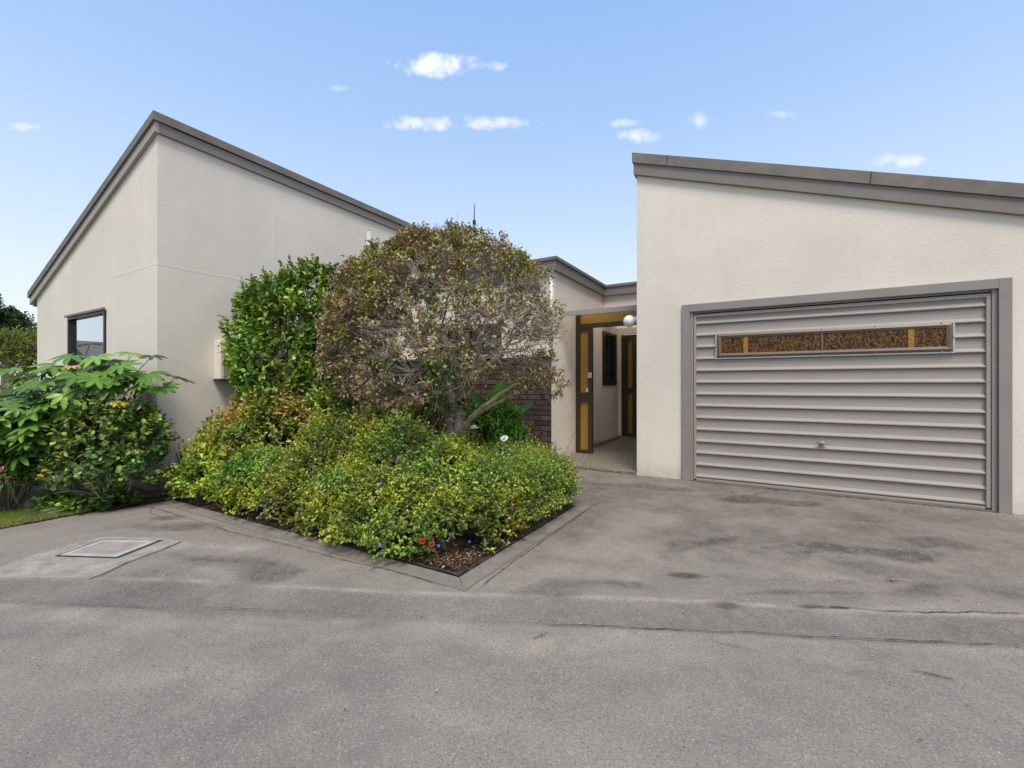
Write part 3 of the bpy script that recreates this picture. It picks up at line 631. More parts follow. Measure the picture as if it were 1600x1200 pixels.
for k in range(7):
    zc = .35+k*.27; mb = MB(); mb.tube([(d0+.50+.05*math.cos(t)*(1-t/9), DB+.035, zc+.1*math.sin(t)*(1-t/9)) for t in np.linspace(0, 7, 22)], .006, 5); sub(mb, 'scroll', M['white'], dr)
mb = MB(); mb.tube([(d0+.34, DB, 1.05), (d0+.34, DB-.05, 1.05), (d0+.44, DB-.05, 1.05)], .009, 8); sub(mb, 'door_handle', M['steel'], dr)
# porch floor slab with side upstand
mb = MB(); mb.box(A1+.002, -1.588, 6.03, 9.60, -.05, .04); mb.build('porch_floor', M['aggregate'], H, bevel=.006)
mb = MB(); mb.box(A1+.002, A1+.07, SB+.07, 9.6, .041, .10); mb.box(A1+.07, -1.588, 9.5, 9.6, .041, .09); mb.build('porch_upstand', M['kerb'], H)
# plumbing vent pipe on the tall wall
pA = at(576, 600, 1); u_ = ray(577); Yp = (AL+.06)/u_[0]; pb = u_[1]*Yp; ztp = CH+(600-362)/F*Yp
mb = MB(); mb.tube([(AL+.055, pb, .1), (AL+.055, pb, ztp)], .052, 14); mb.build('vent_pipe', M['pipe'], H, smooth=False)
mb = MB(); mb.tube([(AL+.055, pb, ztp), (AL+.055, pb, ztp+.02)], .02, 8); mb.tube([(AL+.03, pb-.03, ztp+.03), (AL+.08, pb+.03, ztp+.03)], .006, 6); mb.build('vent_clip', M['steel'], H)

# meter box on the tall wall
mb = MB(); mb.box(AL+.003, AL+.155, 2.88, 3.35, 1.28, 1.75); mbx = mb.build('meter_box', M['stucco'], None, bevel=.006); 
tag(mbx, 'cream meter box on the tall side wall, half behind the glossy green shrub', 'meter box')
mb = MB(); mb.box(AL+.1555, AL+.163, 2.91, 3.32, 1.31, 1.72); mb.build('meter_door', M['fascia_light'], mbx, bevel=.003)
mb = MB(); mb.box(AL+.005, AL+.17, 2.87, 3.36, 1.262, 1.279); mb.build('base_trim', M['brown'], mbx)

# doormat
mb = MB(); mb.box(-2.35, -1.7, 8.9, 9.3, .041, .056); tag(mb.build('doormat', M['mat'], bevel=.004), 'dark doormat in front of the front door', 'doormat')
# porch globe light on the garage side wall
gc = (-1.735, 6.18, 2.09)
PLt = empty('porch_light', (-1.6, 6.18, 2.09), 'white round glass globe lamp fixed beside the porch entrance', 'lamp')
import bmesh
bm = bmesh.new(); bmesh.ops.create_uvsphere(bm, u_segments=32, v_segments=20, radius=.083); me = bpy.data.meshes.new('globe'); bm.to_mesh(me); bm.free()
me.transform(__import__('mathutils').Matrix.Translation(gc)); me.materials.append(M['globe']); me.polygons.foreach_set('use_smooth', [True]*len(me.polygons)); link('globe', me, PLt)
mb = MB(); mb.tube([(-1.590, 6.18, 2.11), (-1.615, 6.18, 2.11), (-1.63, 6.18, 2.108), (-1.67, 6.18, 2.10)], [.058, .058, .042, .042], 18); mb.build('bracket', M['white'], PLt, smooth=False)
# roof antenna
an = at(741, 360, 12.0)
ANT = empty('antenna', (an.x, an.y, 3.15), 'thin upright whip antenna rising above the roof behind the domed tree', 'antenna')
mb = MB(); ztip = CH+(600-318)/F*12; zj = CH+(600-348)/F*12; mb.tube([(an.x, an.y, 2.9), (an.x, an.y, zj-.05)], .03, 8); mb.build('mast', M['steel'], ANT)
mb = MB(); mb.tube([(an.x, an.y, zj-.05), (an.x, an.y, zj+.06)], .045, 8); mb.build('coupling', M['black'], ANT)
mb = MB(); mb.tube([(an.x, an.y, zj+.06), (an.x+.01, an.y, ztip)], [.02, .012], 6); mb.build('whip', M['fascia'], ANT)

# ------------------------------------------------------------------ GARAGE
GA, GB = -1.586, 6.006; GZ = 4.02; GS = .34
def gtop(a): return GZ-(a-GA)*GS
G = empty('garage', (GA, GB, 0), 'cream stucco garage with sloping grey roof edge and a ribbed grey door', 'garage')
GE = 5.4; o0, o1, oz = -.925, 1.835, 2.125
mb = MB()
def gs(a0, a1, zb): mb.hexa([(a0, GB, zb), (a1, GB, zb), (a1, GB+.14, zb), (a0, GB+.14, zb), (a0, GB, gtop(a0)), (a1, GB, gtop(a1)), (a1, GB+.14, gtop(a1)), (a0, GB+.14, gtop(a0))])
gs(GA, o0, -.05); gs(o0, o1, oz); gs(o1, GE, -.05)
mb.box(GA, GA+.14, GB+.14, 12, -.05, GZ-.05); mb.box(GE-.14, GE, GB+.14, 12, -.05, gtop(GE)); mb.prism([(GA, -.05), (GE, -.05), (GE, gtop(GE)), (GA, GZ)], 'b', 12, 12.1)
mb.build('wall', M['stucco'], G)
mb = MB(); slab(mb, GA-.03, GE+.2, GB-.05, GB-.002, -.02, .125, gtop); mb.box(GA-.03, GA-.002, GB-.002, 12, GZ-.02, GZ+.125); mb.build('fascia', M['fascia'], G)
mb = MB(); slab(mb, GA-.045, GE+.2, GB-.072, GB+.1, .127, .258, gtop); mb.box(GA-.045, GA+.12, GB+.1, 12, GZ+.128, GZ+.273); mb.build('roof_cap', M['cap'], G)
mb = MB()
for a_ in (-1.19, .86, 2.9): mb = MB(); mb.hexa([(a_-.002, GB-.0755, gtop(a_)+.13), (a_+.006, GB-.0755, gtop(a_)+.13), (a_+.006, GB-.0725, gtop(a_)+.13), (a_-.002, GB-.0725, gtop(a_)+.13), (a_+.012, GB-.0755, gtop(a_)+.25), (a_+.02, GB-.0755, gtop(a_)+.25), (a_+.02, GB-.0725, gtop(a_)+.25), (a_+.012, GB-.0725, gtop(a_)+.25)]); mb.build('cap_joint', M['crack'], G)
mb = MB(); slab(mb, GA+.12, GE+.2, GB+.1, 12, .1, .2, gtop); mb.build('roof', M['tile'], G)
# door surround
mb = MB(); e0, e1, ez = -1.011, 1.921, 2.22
mb.box(e0, o0+.005, GB-.03, GB-.001, -.02, ez); mb.box(o1-.005, e1, GB-.03, GB-.001, -.02, ez); mb.box(o0+.005, o1-.005, GB-.03, GB-.001, oz, ez)
mb.box(o0+.002, o0+.045, GB-.001, GB+.10, -.02, oz-.002); mb.box(o1-.045, o1-.002, GB-.001, GB+.10, -.02, oz-.002); mb.box(o0+.045, o1-.045, GB+.02, GB+.13, oz-.02, oz-.002)
mb.build('door_surround', paint('surround_paint', (.27, .238, .214), .5, .12, 4), G, bevel=.004)
mb = MB(); mb.box(o0, o1, GB+.135, GB+.2, -.05, oz); mb.build('interior_backing', M['black'], G)
mb = MB(); mb.box(o0-.02, o1+.02, GB-.01, GB+.13, -.03, .014); mb.build('threshold', M['kerb'], G)
# tilting ribbed door
p0, p1 = o0+.05, o1-.05; pz0_, pz1_ = .03, 2.09; pb0 = GB+.035
prof = []; pitch = .1493; z = pz0_
ribs = [.053+pitch*k*.9855 for k in range(14)]
prof.append((pb0, pz0_))
for r in ribs:
    prof += [(pb0, r-.011), (pb0+.010, r-.009), (pb0+.010, r-.001), (pb0-.016, r+.001), (pb0-.0215, r+.005), (pb0-.022, r+.010), (pb0-.018, r+.019), (pb0-.009, r+.030), (pb0-.002, r+.038), (pb0, r+.045), (pb0, r+.09), (pb0, r+.13)]
prof.append((pb0, pz1_)); prof = [q for q in prof if q[1] >= pz0_]
mb = MB(); n0 = len(mb.v)
segs = 24
for k in range(segs+1):
    x = p0+.03+(p1-p0-.06)*k/segs
    for (b_, z_) in prof: mb.v.append((x, b_+.0035*mnoise.noise(Vector((x*2.2, z_*2.2, 3.))), z_+.0015*mnoise.noise(Vector((x*1.4, z_*5, 8.)))))
L_ = len(prof)
for k in range(segs):
    for i in range(L_-1): mb.face([k*L_+i, (k+1)*L_+i, (k+1)*L_+i+1, k*L_+i+1])
GD = sub(mb, 'garage_door', M['door'], G, smooth=True)
mb = MB(); mb.box(p0, p0+.03, pb0-.03, pb0+.02, pz0_, pz1_); mb.box(p1-.03, p1, pb0-.03, pb0+.02, pz0_, pz1_); mb.box(p0+.03, p1-.03, pb0-.028, pb0+.02, pz1_-.035, pz1_); mb.box(p0+.03, p1-.03, pb0-.02, pb0+.02, .016, pz0_+.012)
sub(mb, 'door_frame', M['door'], GD, bevel=.003)
wa0, wa1, wz_0, wz_1 = -.625, 1.535, 1.527, 1.845; wb = pb0-.04
mb = MB(); mb.box(wa0, wa1, wb+.012, pb0, wz_0, wz_0+.018); mb.box(wa0, wa1, wb+.012, pb0, wz_1-.018, wz_1); mb.box(wa0, wa0+.018, wb+.012, pb0, wz_0+.018, wz_1-.018); mb.box(wa1-.018, wa1, wb+.012, pb0, wz_0+.018, wz_1-.018)
we = sub(mb, 'window_edge', M['silver'], GD)
mb = MB()      # bevelled brown frame
def fr(x0, x1, z0, z1, w):
    O = [(x0, z0), (x1, z0), (x1, z1), (x0, z1)]; I = [(x0+w, z0+w), (x1-w, z0+w), (x1-w, z1-w), (x0+w, z1-w)]
    for i in range(4):
        j_ = (i+1) % 4; m0 = ((O[i][0]+I[i][0])/2, (O[i][1]+I[i][1])/2); m1 = ((O[j_][0]+I[j_][0])/2, (O[j_][1]+I[j_][1])/2)
        mb.quad([(O[i][0], wb+.008, O[i][1]), (O[j_][0], wb+.008, O[j_][1]), (m1[0], wb-.006, m1[1]), (m0[0], wb-.006, m0[1])])
        mb.quad([(m0[0], wb-.006, m0[1]), (m1[0], wb-.006, m1[1]), (I[j_][0], wb+.004, I[j_][1]), (I[i][0], wb+.004, I[i][1])])
        mb.quad([(I[i][0], wb+.004, I[i][1]), (I[j_][0], wb+.004, I[j_][1]), (I[j_][0], pb0, I[j_][1]), (I[i][0], pb0, I[i][1])])
        mb.quad([(O[i][0], wb+.008, O[i][1]), (O[i][0], pb0, O[i][1]), (O[j_][0], pb0, O[j_][1]), (O[j_][0], wb+.008, O[j_][1])])
fr(wa0+.014, wa1-.014, wz_0+.014, wz_1-.014, .052)
xm = (wa0+wa1)/2-.0; mb.box(xm-.009, xm+.009, wb, pb0, wz_0+.066, wz_1-.066)
sub(mb, 'window_frame', M['winbrown'], GD)
mb = MB(); mb.box(wa0+.064, wa1-.064, pb0-.03, pb0-.024, wz_0+.064, wz_1-.064); sub(mb, 'obscure_pane', M['amber_dark'], GD)
for x in (wa0+.33, wa1-.33): mb = MB(); mb.box(x-.024, x+.024, pb0-.034, pb0-.0305, wz_0+.066, wz_1-.066); sub(mb, 'amber_strip', M['amber_bar'], GD)
mb = MB()
for x in (wa0+.1, wa0+.62, xm, wa1-.62, wa1-.1):
    for z_ in (wz_0+.012, wz_1-.012): mb = MB(); mb.box(x-.004, x+.004, wb-.004, wb+.012, z_-.006, z_+.006); sub(mb, 'screw', M['silver'], GD)
for x in (wa0+.007, wa1-.007): mb = MB(); mb.box(x-.006, x+.006, wb-.002, wb+.012, 1.68, 1.69); sub(mb, 'screw', M['silver'], GD)
hz = .565
mb = MB(); hx = .455; mb.tube([(hx, pb0-.002, hz), (hx, pb0-.028, hz)], [.026, .02], 14); mb.tube([(hx-.05, pb0-.032, hz-.004), (hx-.02, pb0-.042, hz+.003), (hx, pb0-.045, hz+.004), (hx+.02, pb0-.042, hz+.003), (hx+.05, pb0-.032, hz-.004)], [.006, .011, .014, .011, .006], 10)
sub(mb, 'handle', M['door'], GD, smooth=True)

exec_veg = True
# ------------------------------------------------------------------ domed tree
def cam2w(X, Y, z): return np.stack([CT*X-ST*Y, ST*X+CT*Y, z], -1)
TB = at(718, 600, 4.9); TX, TY = -.574, 4.9
TR = empty('domed_tree', (TB.x, TB.y, 0), 'dome-clipped tree with dry brown and olive leaves and pale bare twigs in the garden bed', 'tree')
def C3(X, Y, z): return Vector(cam2w(np.array(X), np.array(Y), np.array(z)))
def pp(px, py, Y): return at(px, py, Y)
mb = MB()
def limb(pts, r, seg=10, wob=.012, sub_=5):
    P = [Vector(p) for p in pts]; out = []; rr = []
    for i in range(len(P)-1):
        p_1 = P[max(i-1, 0)]; p0_, p1_ = P[i], P[i+1]; p2_ = P[min(i+2, len(P)-1)]
        for k in range(sub_):
            t = k/sub_; q = .5*((2*p0_)+(-p_1+p1_)*t+(2*p_1-5*p0_+4*p1_-p2_)*t*t+(-p_1+3*p0_-3*p1_+p2_)*t**3)
            out.append(q+Vector((random.uniform(-wob, wob), random.uniform(-wob, wob), 0))); rr.append((r[i]*(1-t)+r[i+1]*t)*random.uniform(.9, 1.12))
    out.append(P[-1]); rr.append(r[-1]); mb.tube(out, rr, seg); return out
limb([(TB.x, TB.y, -.05), pp(719, 740, 4.9), pp(714, 690, 4.9), pp(716, 650, 4.9), pp(727, 615, 4.92), pp(740, 575, 4.95), pp(750, 530, 4.98)], [.085, .068, .062, .088, .056, .048, .034], 12)
limb([pp(709, 700, 4.86), pp(703, 665, 4.84), pp(708, 640, 4.85), pp(700, 600, 4.8), pp(680, 560, 4.75), pp(660, 520, 4.8)], [.05, .055, .05, .035, .03, .022], 10)
limb([pp(722, 672, 4.88), pp(742, 648, 4.8), pp(765, 628, 4.75), pp(800, 604, 4.7), pp(830, 592, 4.7)], [.045, .030, .022, .015, .009], 10)
limb([pp(745, 648, 4.8), pp(790, 622, 4.85), pp(830, 604, 4.9), pp(868, 598, 4.95)], [.018, .013, .009, .005], 8)
limb([pp(708, 655, 4.88), pp(670, 628, 4.8), pp(635, 612, 4.75), pp(590, 590, 4.7)], [.04, .028, .022, .012], 8)
limb([pp(716, 640, 4.95), pp(715, 600, 5.1), pp(705, 560, 5.25), pp(690, 510, 5.4)], [.05, .035, .028, .02], 8)
limb([pp(735, 590, 4.92), pp(775, 560, 5.1), pp(800, 530, 5.2)], [.03, .022, .015], 8)
mb.build('trunk', M['bark'], TR, smooth=True)
hubs = np.array([tuple(p) for p in (pp(750, 528, 4.98), pp(744, 560, 4.95), pp(660, 520, 4.8), pp(690, 510, 5.4), pp(800, 530, 5.2), pp(830, 592, 4.7), pp(868, 598, 4.95), pp(590, 590, 4.7), pp(635, 612, 4.75), pp(680, 560, 4.75), pp(705, 560, 5.25), pp(727, 612, 4.92))])
cX, cY, cZ = -.70, 4.98, 1.72; RX, RY, RZ = 1.33, 1.12, 1.20
def shell(n, lo, hi):
    out = []
    while len(out) < n:
        u = rv(n*3); k = rng.uniform(lo, hi, (len(u), 1)); q = u*k; X = cX+q[:, 0]*RX; Y = cY+q[:, 1]*RY; z = cZ+q[:, 2]*RZ
        # flatten lower edge, lower on the left than on the right
        s = np.clip((X-cX)/RX, -1, 1); zlow = np.where(s < -.1, .98+.05*np.abs(s), .98+(s+.1)*.75)
        zlow = np.where(s < -.75, 1.05+(-s-.75)*1.2, zlow)
        zhi = cZ+RZ*np.sqrt(np.clip(1-s*s, 0, 1))*np.where(s < -.25, .90, 1.0); lump = .08*np.sin(X*9+Y*5)+.05*np.sin(X*17-Y*11+z*9)
        ok = (z > zlow+lump*.5) & (z < zhi+lump); out += list(np.stack([X, Y, z], 1)[ok])
    return np.array(out[:n])
def link_levels(prev, nodes):
    A = []
    for nd_ in nodes:
        d = np.linalg.norm(prev-nd_, axis=1)+.6*np.clip(prev[:, 2]-nd_[2], 0, None); A.append(prev[np.argmin(d)])
    return np.array(A)
def towW(P): return cam2w(P[:, 0], P[:, 1], P[:, 2])
L1 = towW(shell(34, .35, .55)); L2 = towW(shell(150, .55, .75)); L3 = towW(shell(620, .74, .9)); L4 = towW(shell(2600, .86, 1.03))
tw = []; prev = hubs
for lv, r0, r1, bend in ((L1, .015, .011, .05), (L2, .0085, .006, .04), (L3, .0048, .0034, .03), (L4, .0028, .0016, .015)):
    A = link_levels(prev, lv); mid = (A+lv)/2+rng.normal(size=lv.shape)*bend*.6; mid[:, 2] -= bend*.5
    tw.append((A, mid, r0, (r0+r1)/2)); tw.append((mid, lv, (r0+r1)/2, r1)); prev = lv
A = np.concatenate([t[0] for t in tw]); B = np.concatenate([t[1] for t in tw]); r0 = np.concatenate([np.full(len(t[0]), t[2]) for t in tw]); r1 = np.concatenate([np.full(len(t[0]), t[3]) for t in tw])
# loose dead twigs
i3 = rng.choice(len(L3), 3200); d = nrm(L3[i3]-np.array(pp(740, 560, 4.95)))+rv(3200)*.5; A = np.concatenate([A, L3[i3]]); B = np.concatenate([B, L3[i3]+nrm(d)*rng.uniform(.08, .25, (3200, 1))]); r0 = np.concatenate([r0, np.full(3200, .0024)]); r1 = np.concatenate([r1, np.full(3200, .0012)])
# sprays of the low right limb
lowc = np.array([tuple(pp(x, y, Y)) for x, y, Y in ((845, 585, 4.75), (855, 570, 4.85), (820, 590, 4.7), (868, 598, 4.95), (850, 605, 4.8), (800, 600, 4.75), (835, 565, 4.8))])
lp = np.repeat(lowc, 12, 0); le = lp+rv(len(lp))*.13; A = np.concatenate([A, lp]); B = np.concatenate([B, le]); r0 = np.concatenate([r0, np.full(len(lp), .003)]); r1 = np.concatenate([r1, np.full(len(lp), .0015)])
sticks(A, B, r0, r1, 'branches', M['twig'], TR)
# leaf tufts at the twig ends: dense on top and left, thin low on the right
ends = np.concatenate([L4, le, towW(shell(700, .7, .95))]); 
Xc = ends[:, 0]*CT+ends[:, 1]*ST; s = (Xc-cX)/RX; hh = (ends[:, 2]-cZ)/RZ
dens = np.clip(.55+.45*hh-.38*s+clump(ends, 2.2, 5)*.8, .06, 1); dens[len(L4):len(L4)+len(le)] = .8
side_gap = (s > -.25) & (hh < .42+.2*s) & (np.arange(len(ends)) < len(L4)); dens = np.where(side_gap, dens*.42, dens); dens = np.where((s > .0) & ~side_gap, dens*.85, dens)
dens = np.where(rng.uniform(size=len(ends)) < .42, 0, dens*1.8)
kk = rng.poisson(dens*24); I = np.repeat(np.arange(len(ends)), kk); n = len(I)
P = ends[I]+rng.normal(size=(n, 3))*.026; ctr = np.array(cam2w(cX, cY, cZ-.2)); O = nrm(P-ctr)
D = nrm(O*.6+rv(n)); N = nrm(np.array([0, 0, .8])+O*.5+rv(n)*.6)
Cc = pal(n, [(.29, .21, .13), (.38, .29, .18), (.27, .22, .07), (.35, .29, .09), (.20, .14, .09), (.48, .38, .25), (.20, .18, .05)], [3, 3, 3, 2, 2.5, 1.6, 2], .2)
cl = clump(P, 3.0, 11.); gr = cl+.5*hh[I]*.5 > .18; mk = gr & (rng.uniform(size=n) < .65); Cc[mk] = pal(mk.sum(), [(.27, .29, .05), (.19, .23, .04), (.37, .35, .07)], [2, 2, 1], .18)
c2 = clump(P, 4.0, 31.); mk = (c2 > .36) & (rng.uniform(size=n) < .45); Cc[mk] = pal(mk.sum(), [(.36, .19, .11), (.29, .16, .11), (.40, .29, .20)], [2, 2, 1], .18)
V, T, C = leaf_mesh(P, D, N, rng.uniform(.024, .048, n), rng.uniform(.018, .032, n), Cc, .15, .2); np_mesh('crown', V, T, M['leaf_dry'], TR, C)

# ------------------------------------------------------------------ shrubs
def L_(px, py, Y, rx, ry, rz): c = at(px, py, Y); return (c.x, c.y, c.z, rx, ry, rz)
GREEN = [(.085, .15, .022), (.145, .24, .032), (.23, .34, .045), (.36, .46, .09)]
cam_l = [L_(396, 560, 5.35, .15, .2, .2), L_(400, 605, 5.3, .16, .2, .16), L_(452, 525, 5.5, .48, .46, .58), L_(412, 540, 5.4, .32, .38, .42), L_(435, 488, 5.45, .32, .35, .34), L_(494, 474, 5.6, .38, .38, .38), L_(438, 575, 5.3, .48, .45, .42), L_(500, 570, 5.5, .42, .42, .45), L_(460, 625, 5.4, .55, .5, .42)]
q = at(445, 700, 5.45)
shrub('camellia', 'tall glossy dark green shrub with oval leaves against the side wall', 'shrub', (q.x, q.y, 0),
      [dict(lobes=cam_l, n=1350, k=9, length=.17, leafL=.072, leafW=.048, cols=GREEN, w=[3, 4, 3, 1.2], up=1.0, spread=.7, inner=.55),
       dict(lobes=[l for l in cam_l[:3]], n=130, k=8, length=.30, leafL=.075, leafW=.050, cols=GREEN[1:]+[(.2, .25, .05)], w=[2, 3, 2, 1], up=2.2, spread=.5, inner=.85)], 'leaf', fold=.1, curl=.15)
YG = [(.20, .27, .028), (.31, .38, .038), (.44, .47, .06), (.10, .15, .02), (.56, .54, .11)]
def mound(a, b, r, h, rb=None): return (a, b, h*.40, r, rb or r, h*.60)
rose_l = [mound(-4.75, 3.05, .5, 1.12), mound(-5.2, 2.85, .36, .92), mound(-4.35, 3.35, .45, 1.12), mound(-4.95, 2.75, .5, .75)]
shrub('rose_bush', 'tall yellow green bush with orange and rusty young leaves near the side wall', 'bush', (-4.8, 3.0, 0),
      [dict(lobes=rose_l, n=2300, k=9, length=.16, leafL=.046, leafW=.036, cols=[(.13, .20, .03), (.30, .36, .045), (.46, .46, .07), (.07, .12, .022), (.55, .50, .12)], w=[2.5, 3, 3, 1.5, 1.5], up=.8, spread=1.,
            inner=.6, tipcols=[(.52, .27, .09), (.42, .17, .07), (.56, .42, .14)], tipw=[2, 1, 2], tipfn=lambda P: (clump(P, 2.5, 21.)*1.3+.05)*(P[:, 2] > .6))], 'leaf_soft', curl=.15)
front_l = [mound(-2.10, 2.62, .32, .36), mound(-2.05, 2.95, .30, .48), mound(-2.55, 2.60, .34, .50), mound(-3.05, 2.58, .38, .50), mound(-3.5, 2.56, .33, .56), mound(-3.95, 2.58, .35, .52), mound(-2.45, 3.05, .40, .66), mound(-2.95, 3.0, .38, .86), mound(-3.35, 3.15, .42, .98), mound(-3.85, 3.05, .42, .86), mound(-2.75, 3.45, .38, .62), mound(-2.3, 2.42, .26, .30), mound(-2.65, 2.40, .24, .30), mound(-1.97, 2.58, .22, .30), mound(-1.93, 2.85, .22, .34), mound(-2.95, 2.44, .26, .34), mound(-3.6, 2.44, .26, .36)]
pl_ = shrub('plumbago', 'low spreading yellow green bush dotted with small blue flowers behind the kerb corner', 'bush', (-2.8, 2.9, 0),
      [dict(lobes=front_l, n=7400, k=9, length=.13, leafL=.032, leafW=.022, cols=YG, w=[4, 4, 2.5, 3, .7], up=.7, spread=1.1, inner=.55),
       dict(lobes=front_l, n=170, k=8, length=.26, leafL=.028, leafW=.018, cols=YG+[(.35, .16, .08)], w=[3, 4, 3, 1, 2, 1.5], up=1.1, spread=1.1, inner=.85)], 'leaf_soft', stems=30)
left_l = [mound(-4.3, 2.56, .36, .50), mound(-4.62, 2.52, .28, .38), mound(-4.95, 2.5, .32, .52), mound(-5.25, 2.46, .24, .36)]
shrub('low_bush', 'low fresh green bush at the left end of the bed beneath the rusty tipped bush', 'bush', (-4.7, 2.62, 0),
      [dict(lobes=left_l, n=2700, k=9, length=.12, leafL=.038, leafW=.029, cols=[(.16, .24, .025), (.26, .37, .035), (.36, .46, .05), (.08, .13, .02)], w=[3, 4, 3, 2], up=.7, spread=1.1, inner=.55)], 'leaf_soft')
back_l = [mound(-3.7, 3.9, .5, 1.0), mound(-3.3, 4.2, .4, .66), mound(-4.2, 4.3, .45, .98), mound(-3.5, 4.9, .5, .95), mound(-2.75, 3.75, .35, .55)]
shrub('spindly_bush', 'upright yellow green bush with thin reddish stems behind the blue flowered bush', 'bush', (-3.6, 4.2, 0),
      [dict(lobes=back_l, n=2900, k=8, length=.2, leafL=.040, leafW=.026, cols=YG+[(.20, .10, .05)], w=[3, 4, 4, 2, 1.5, .5], up=1.5, spread=.8, inner=.6)], 'leaf_soft')
right_l = [mound(-1.97, 3.15, .28, .50), mound(-1.92, 3.5, .26, .44), mound(-1.92, 3.85, .25, .48), mound(-1.98, 4.05, .24, .40), mound(-2.3, 3.8, .40, .50), mound(-2.3, 4.3, .32, .46), mound(-2.7, 4.6, .3, .42)]
shrub('airy_bush', 'loose light green bush with wispy shoots leaning over the right kerb', 'bush', (-2.05, 4.2, 0),
      [dict(lobes=right_l, n=3300, k=9, length=.17, leafL=.030, leafW=.020, cols=[(.20, .29, .03), (.31, .41, .05), (.43, .50, .08), (.10, .16, .025)], w=[3, 4, 2, 2], up=.9, spread=1.1, inner=.55),
       dict(lobes=right_l[1:], n=40, k=11, length=.36, leafL=.026, leafW=.014, cols=[(.2, .28, .05), (.28, .32, .08)], w=[1, 1], up=1.6, spread=.9, inner=.8)], 'leaf_soft')
# bright bush and paddle-leaved plant behind the trunk
bright_l = [L_(775, 665, 5.35, .30, .28, .20), L_(757, 685, 5.2, .25, .25, .25), L_(785, 700, 5.2, .28, .25, .25)]
q = at(772, 700, 5.3)
shrub('gardenia', 'bright green glossy bush between the trunk and the brick wall', 'bush', (q.x, q.y, 0),
      [dict(lobes=bright_l, n=420, k=9, length=.12, leafL=.06, leafW=.028, cols=[(.10, .25, .02), (.16, .34, .03), (.06, .15, .018)], w=[3, 3, 1.5], up=1, spread=.8, inner=.5)], 'leaf')
fern_l = [L_(690, 605, 4.75, .20, .16, .20), L_(705, 590, 4.8, .16, .14, .12), L_(686, 640, 4.8, .14, .14, .16)]
q = at(692, 700, 4.8)
shrub('climbing_rose', 'soft green leafy climber growing up beside the tree trunk', 'climber', (q.x, q.y, 0),
      [dict(lobes=fern_l, n=130, k=9, length=.15, leafL=.055, leafW=.024, cols=[(.09, .19, .04), (.13, .25, .05), (.06, .13, .03)], w=[3, 2, 2], up=.1, spread=.9, inner=.3)], 'leaf_soft', stems=2, twr=.0018)
def paddle(P0, D0, L, W, col, droop=.35, n=10, mbx_=None, lean=None):
    """one long leaf as a curved strip"""
    P0 = Vector(P0); D0 = Vector(D0).normalized(); side = D0.cross(Vector((0, 0, 1))); side = (side if side.length > .05 else Vector((1, 0, 0))).normalized()
    if lean is not None: side = Vector(lean).normalized()
    nn = side.cross(D0).normalized(); rows = []; p = P0.copy(); d = D0.copy()
    for i in range(n+1):
        t = i/n; w = W*(math.sin(PI*min(1, t*.93+.05))**.7)*.5+.003; f = w*.25
        rows.append((p-side*w+nn*f, p.copy(), p+side*w+nn*f)); d = (d+Vector((0, 0, -1))*droop/n).normalized(); p = p+d*L/n
    k = len(mbx_.v)
    for r in rows: mbx_.v += [tuple(x) for x in r]
    for i in range(n):
        for j_ in (0, 1):
            c = tuple(x*random.uniform(.92, 1.08) for x in col); mbx_.face([k+i*3+j_, k+i*3+j_+1, k+(i+1)*3+j_+1, k+(i+1)*3+j_], 0, c)
PD = at(780, 700, 5.6); cn = empty('canna_lily', (PD.x, PD.y, 0), 'plant with broad upright paddle leaves in front of the brick wall', 'plant'); mb = MB()
for px, py, Y, dx, dz, L, W, c in ((782, 648, 5.6, .02, 1, .42, .26, (.11, .26, .03)), (766, 652, 5.7, -.45, .9, .36, .2, (.07, .19, .05)), (797, 655, 5.6, .6, .7, .34, .18, (.07, .17, .05)), (790, 668, 5.5, .7, .35, .3, .15, (.05, .13, .05)), (755, 660, 5.6, -.6, .7, .3, .16, (.05, .14, .03)), (795, 700, 5.4, .7, .3, .28, .15, (.04, .11, .04))):
    b_ = at(px, py, Y); d_ = Vector((CT*dx, ST*dx, dz)); mb = MB(); paddle(b_, d_, L, W, c, .5, 12, mb, (CT, ST, 0)); mb.build('leaf_blade', M['leaf'], cn, smooth=True, color=True)
mb = MB()
for px, py, Y in ((782, 648, 5.6), (766, 652, 5.7), (797, 655, 5.6), (790, 668, 5.5), (755, 660, 5.6), (795, 700, 5.4)): b_ = at(px, py, Y); mb.tube([(PD.x, PD.y, 0), ((PD.x+b_.x)/2, (PD.y+b_.y)/2, b_.z*.55), tuple(b_)], [.012, .01, .006], 6)
mb.build('stems', M['leaf'], cn, smooth=True, color=True)
def strap(name, label, px, py, Y, n, L, sp_, zb):
    b_ = at(px, py, Y); e = empty(name, (b_.x, b_.y, 0), label, 'plant'); mb = MB()
    for k in range(n):
        A_ = k/n*2*PI+random.uniform(-.3, .3); t = random.uniform(.15, 1)*sp_; dx, dy = math.cos(A_)*t, math.sin(A_)*t*.6
        mb = MB(); paddle((b_.x+dx*.06, b_.y+dy*.06, zb), (dx, dy, 1), L*random.uniform(.75, 1.1), .035, random.choice([(.03, .055, .02), (.05, .09, .03), (.02, .04, .018)]), .5, 8, mb); mb.build('leaf_blade', M['leaf'], e, smooth=True, color=True)
    return e
strap('flax', 'dark strappy leaves standing between the two left shrubs at the house corner', 289, 700, 5.15, 11, .52, .55, .05)
strap('flax', 'dark strappy leaves under the dome of the tree near the vent pipe', 562, 690, 6.2, 14, .5, .8, .25)
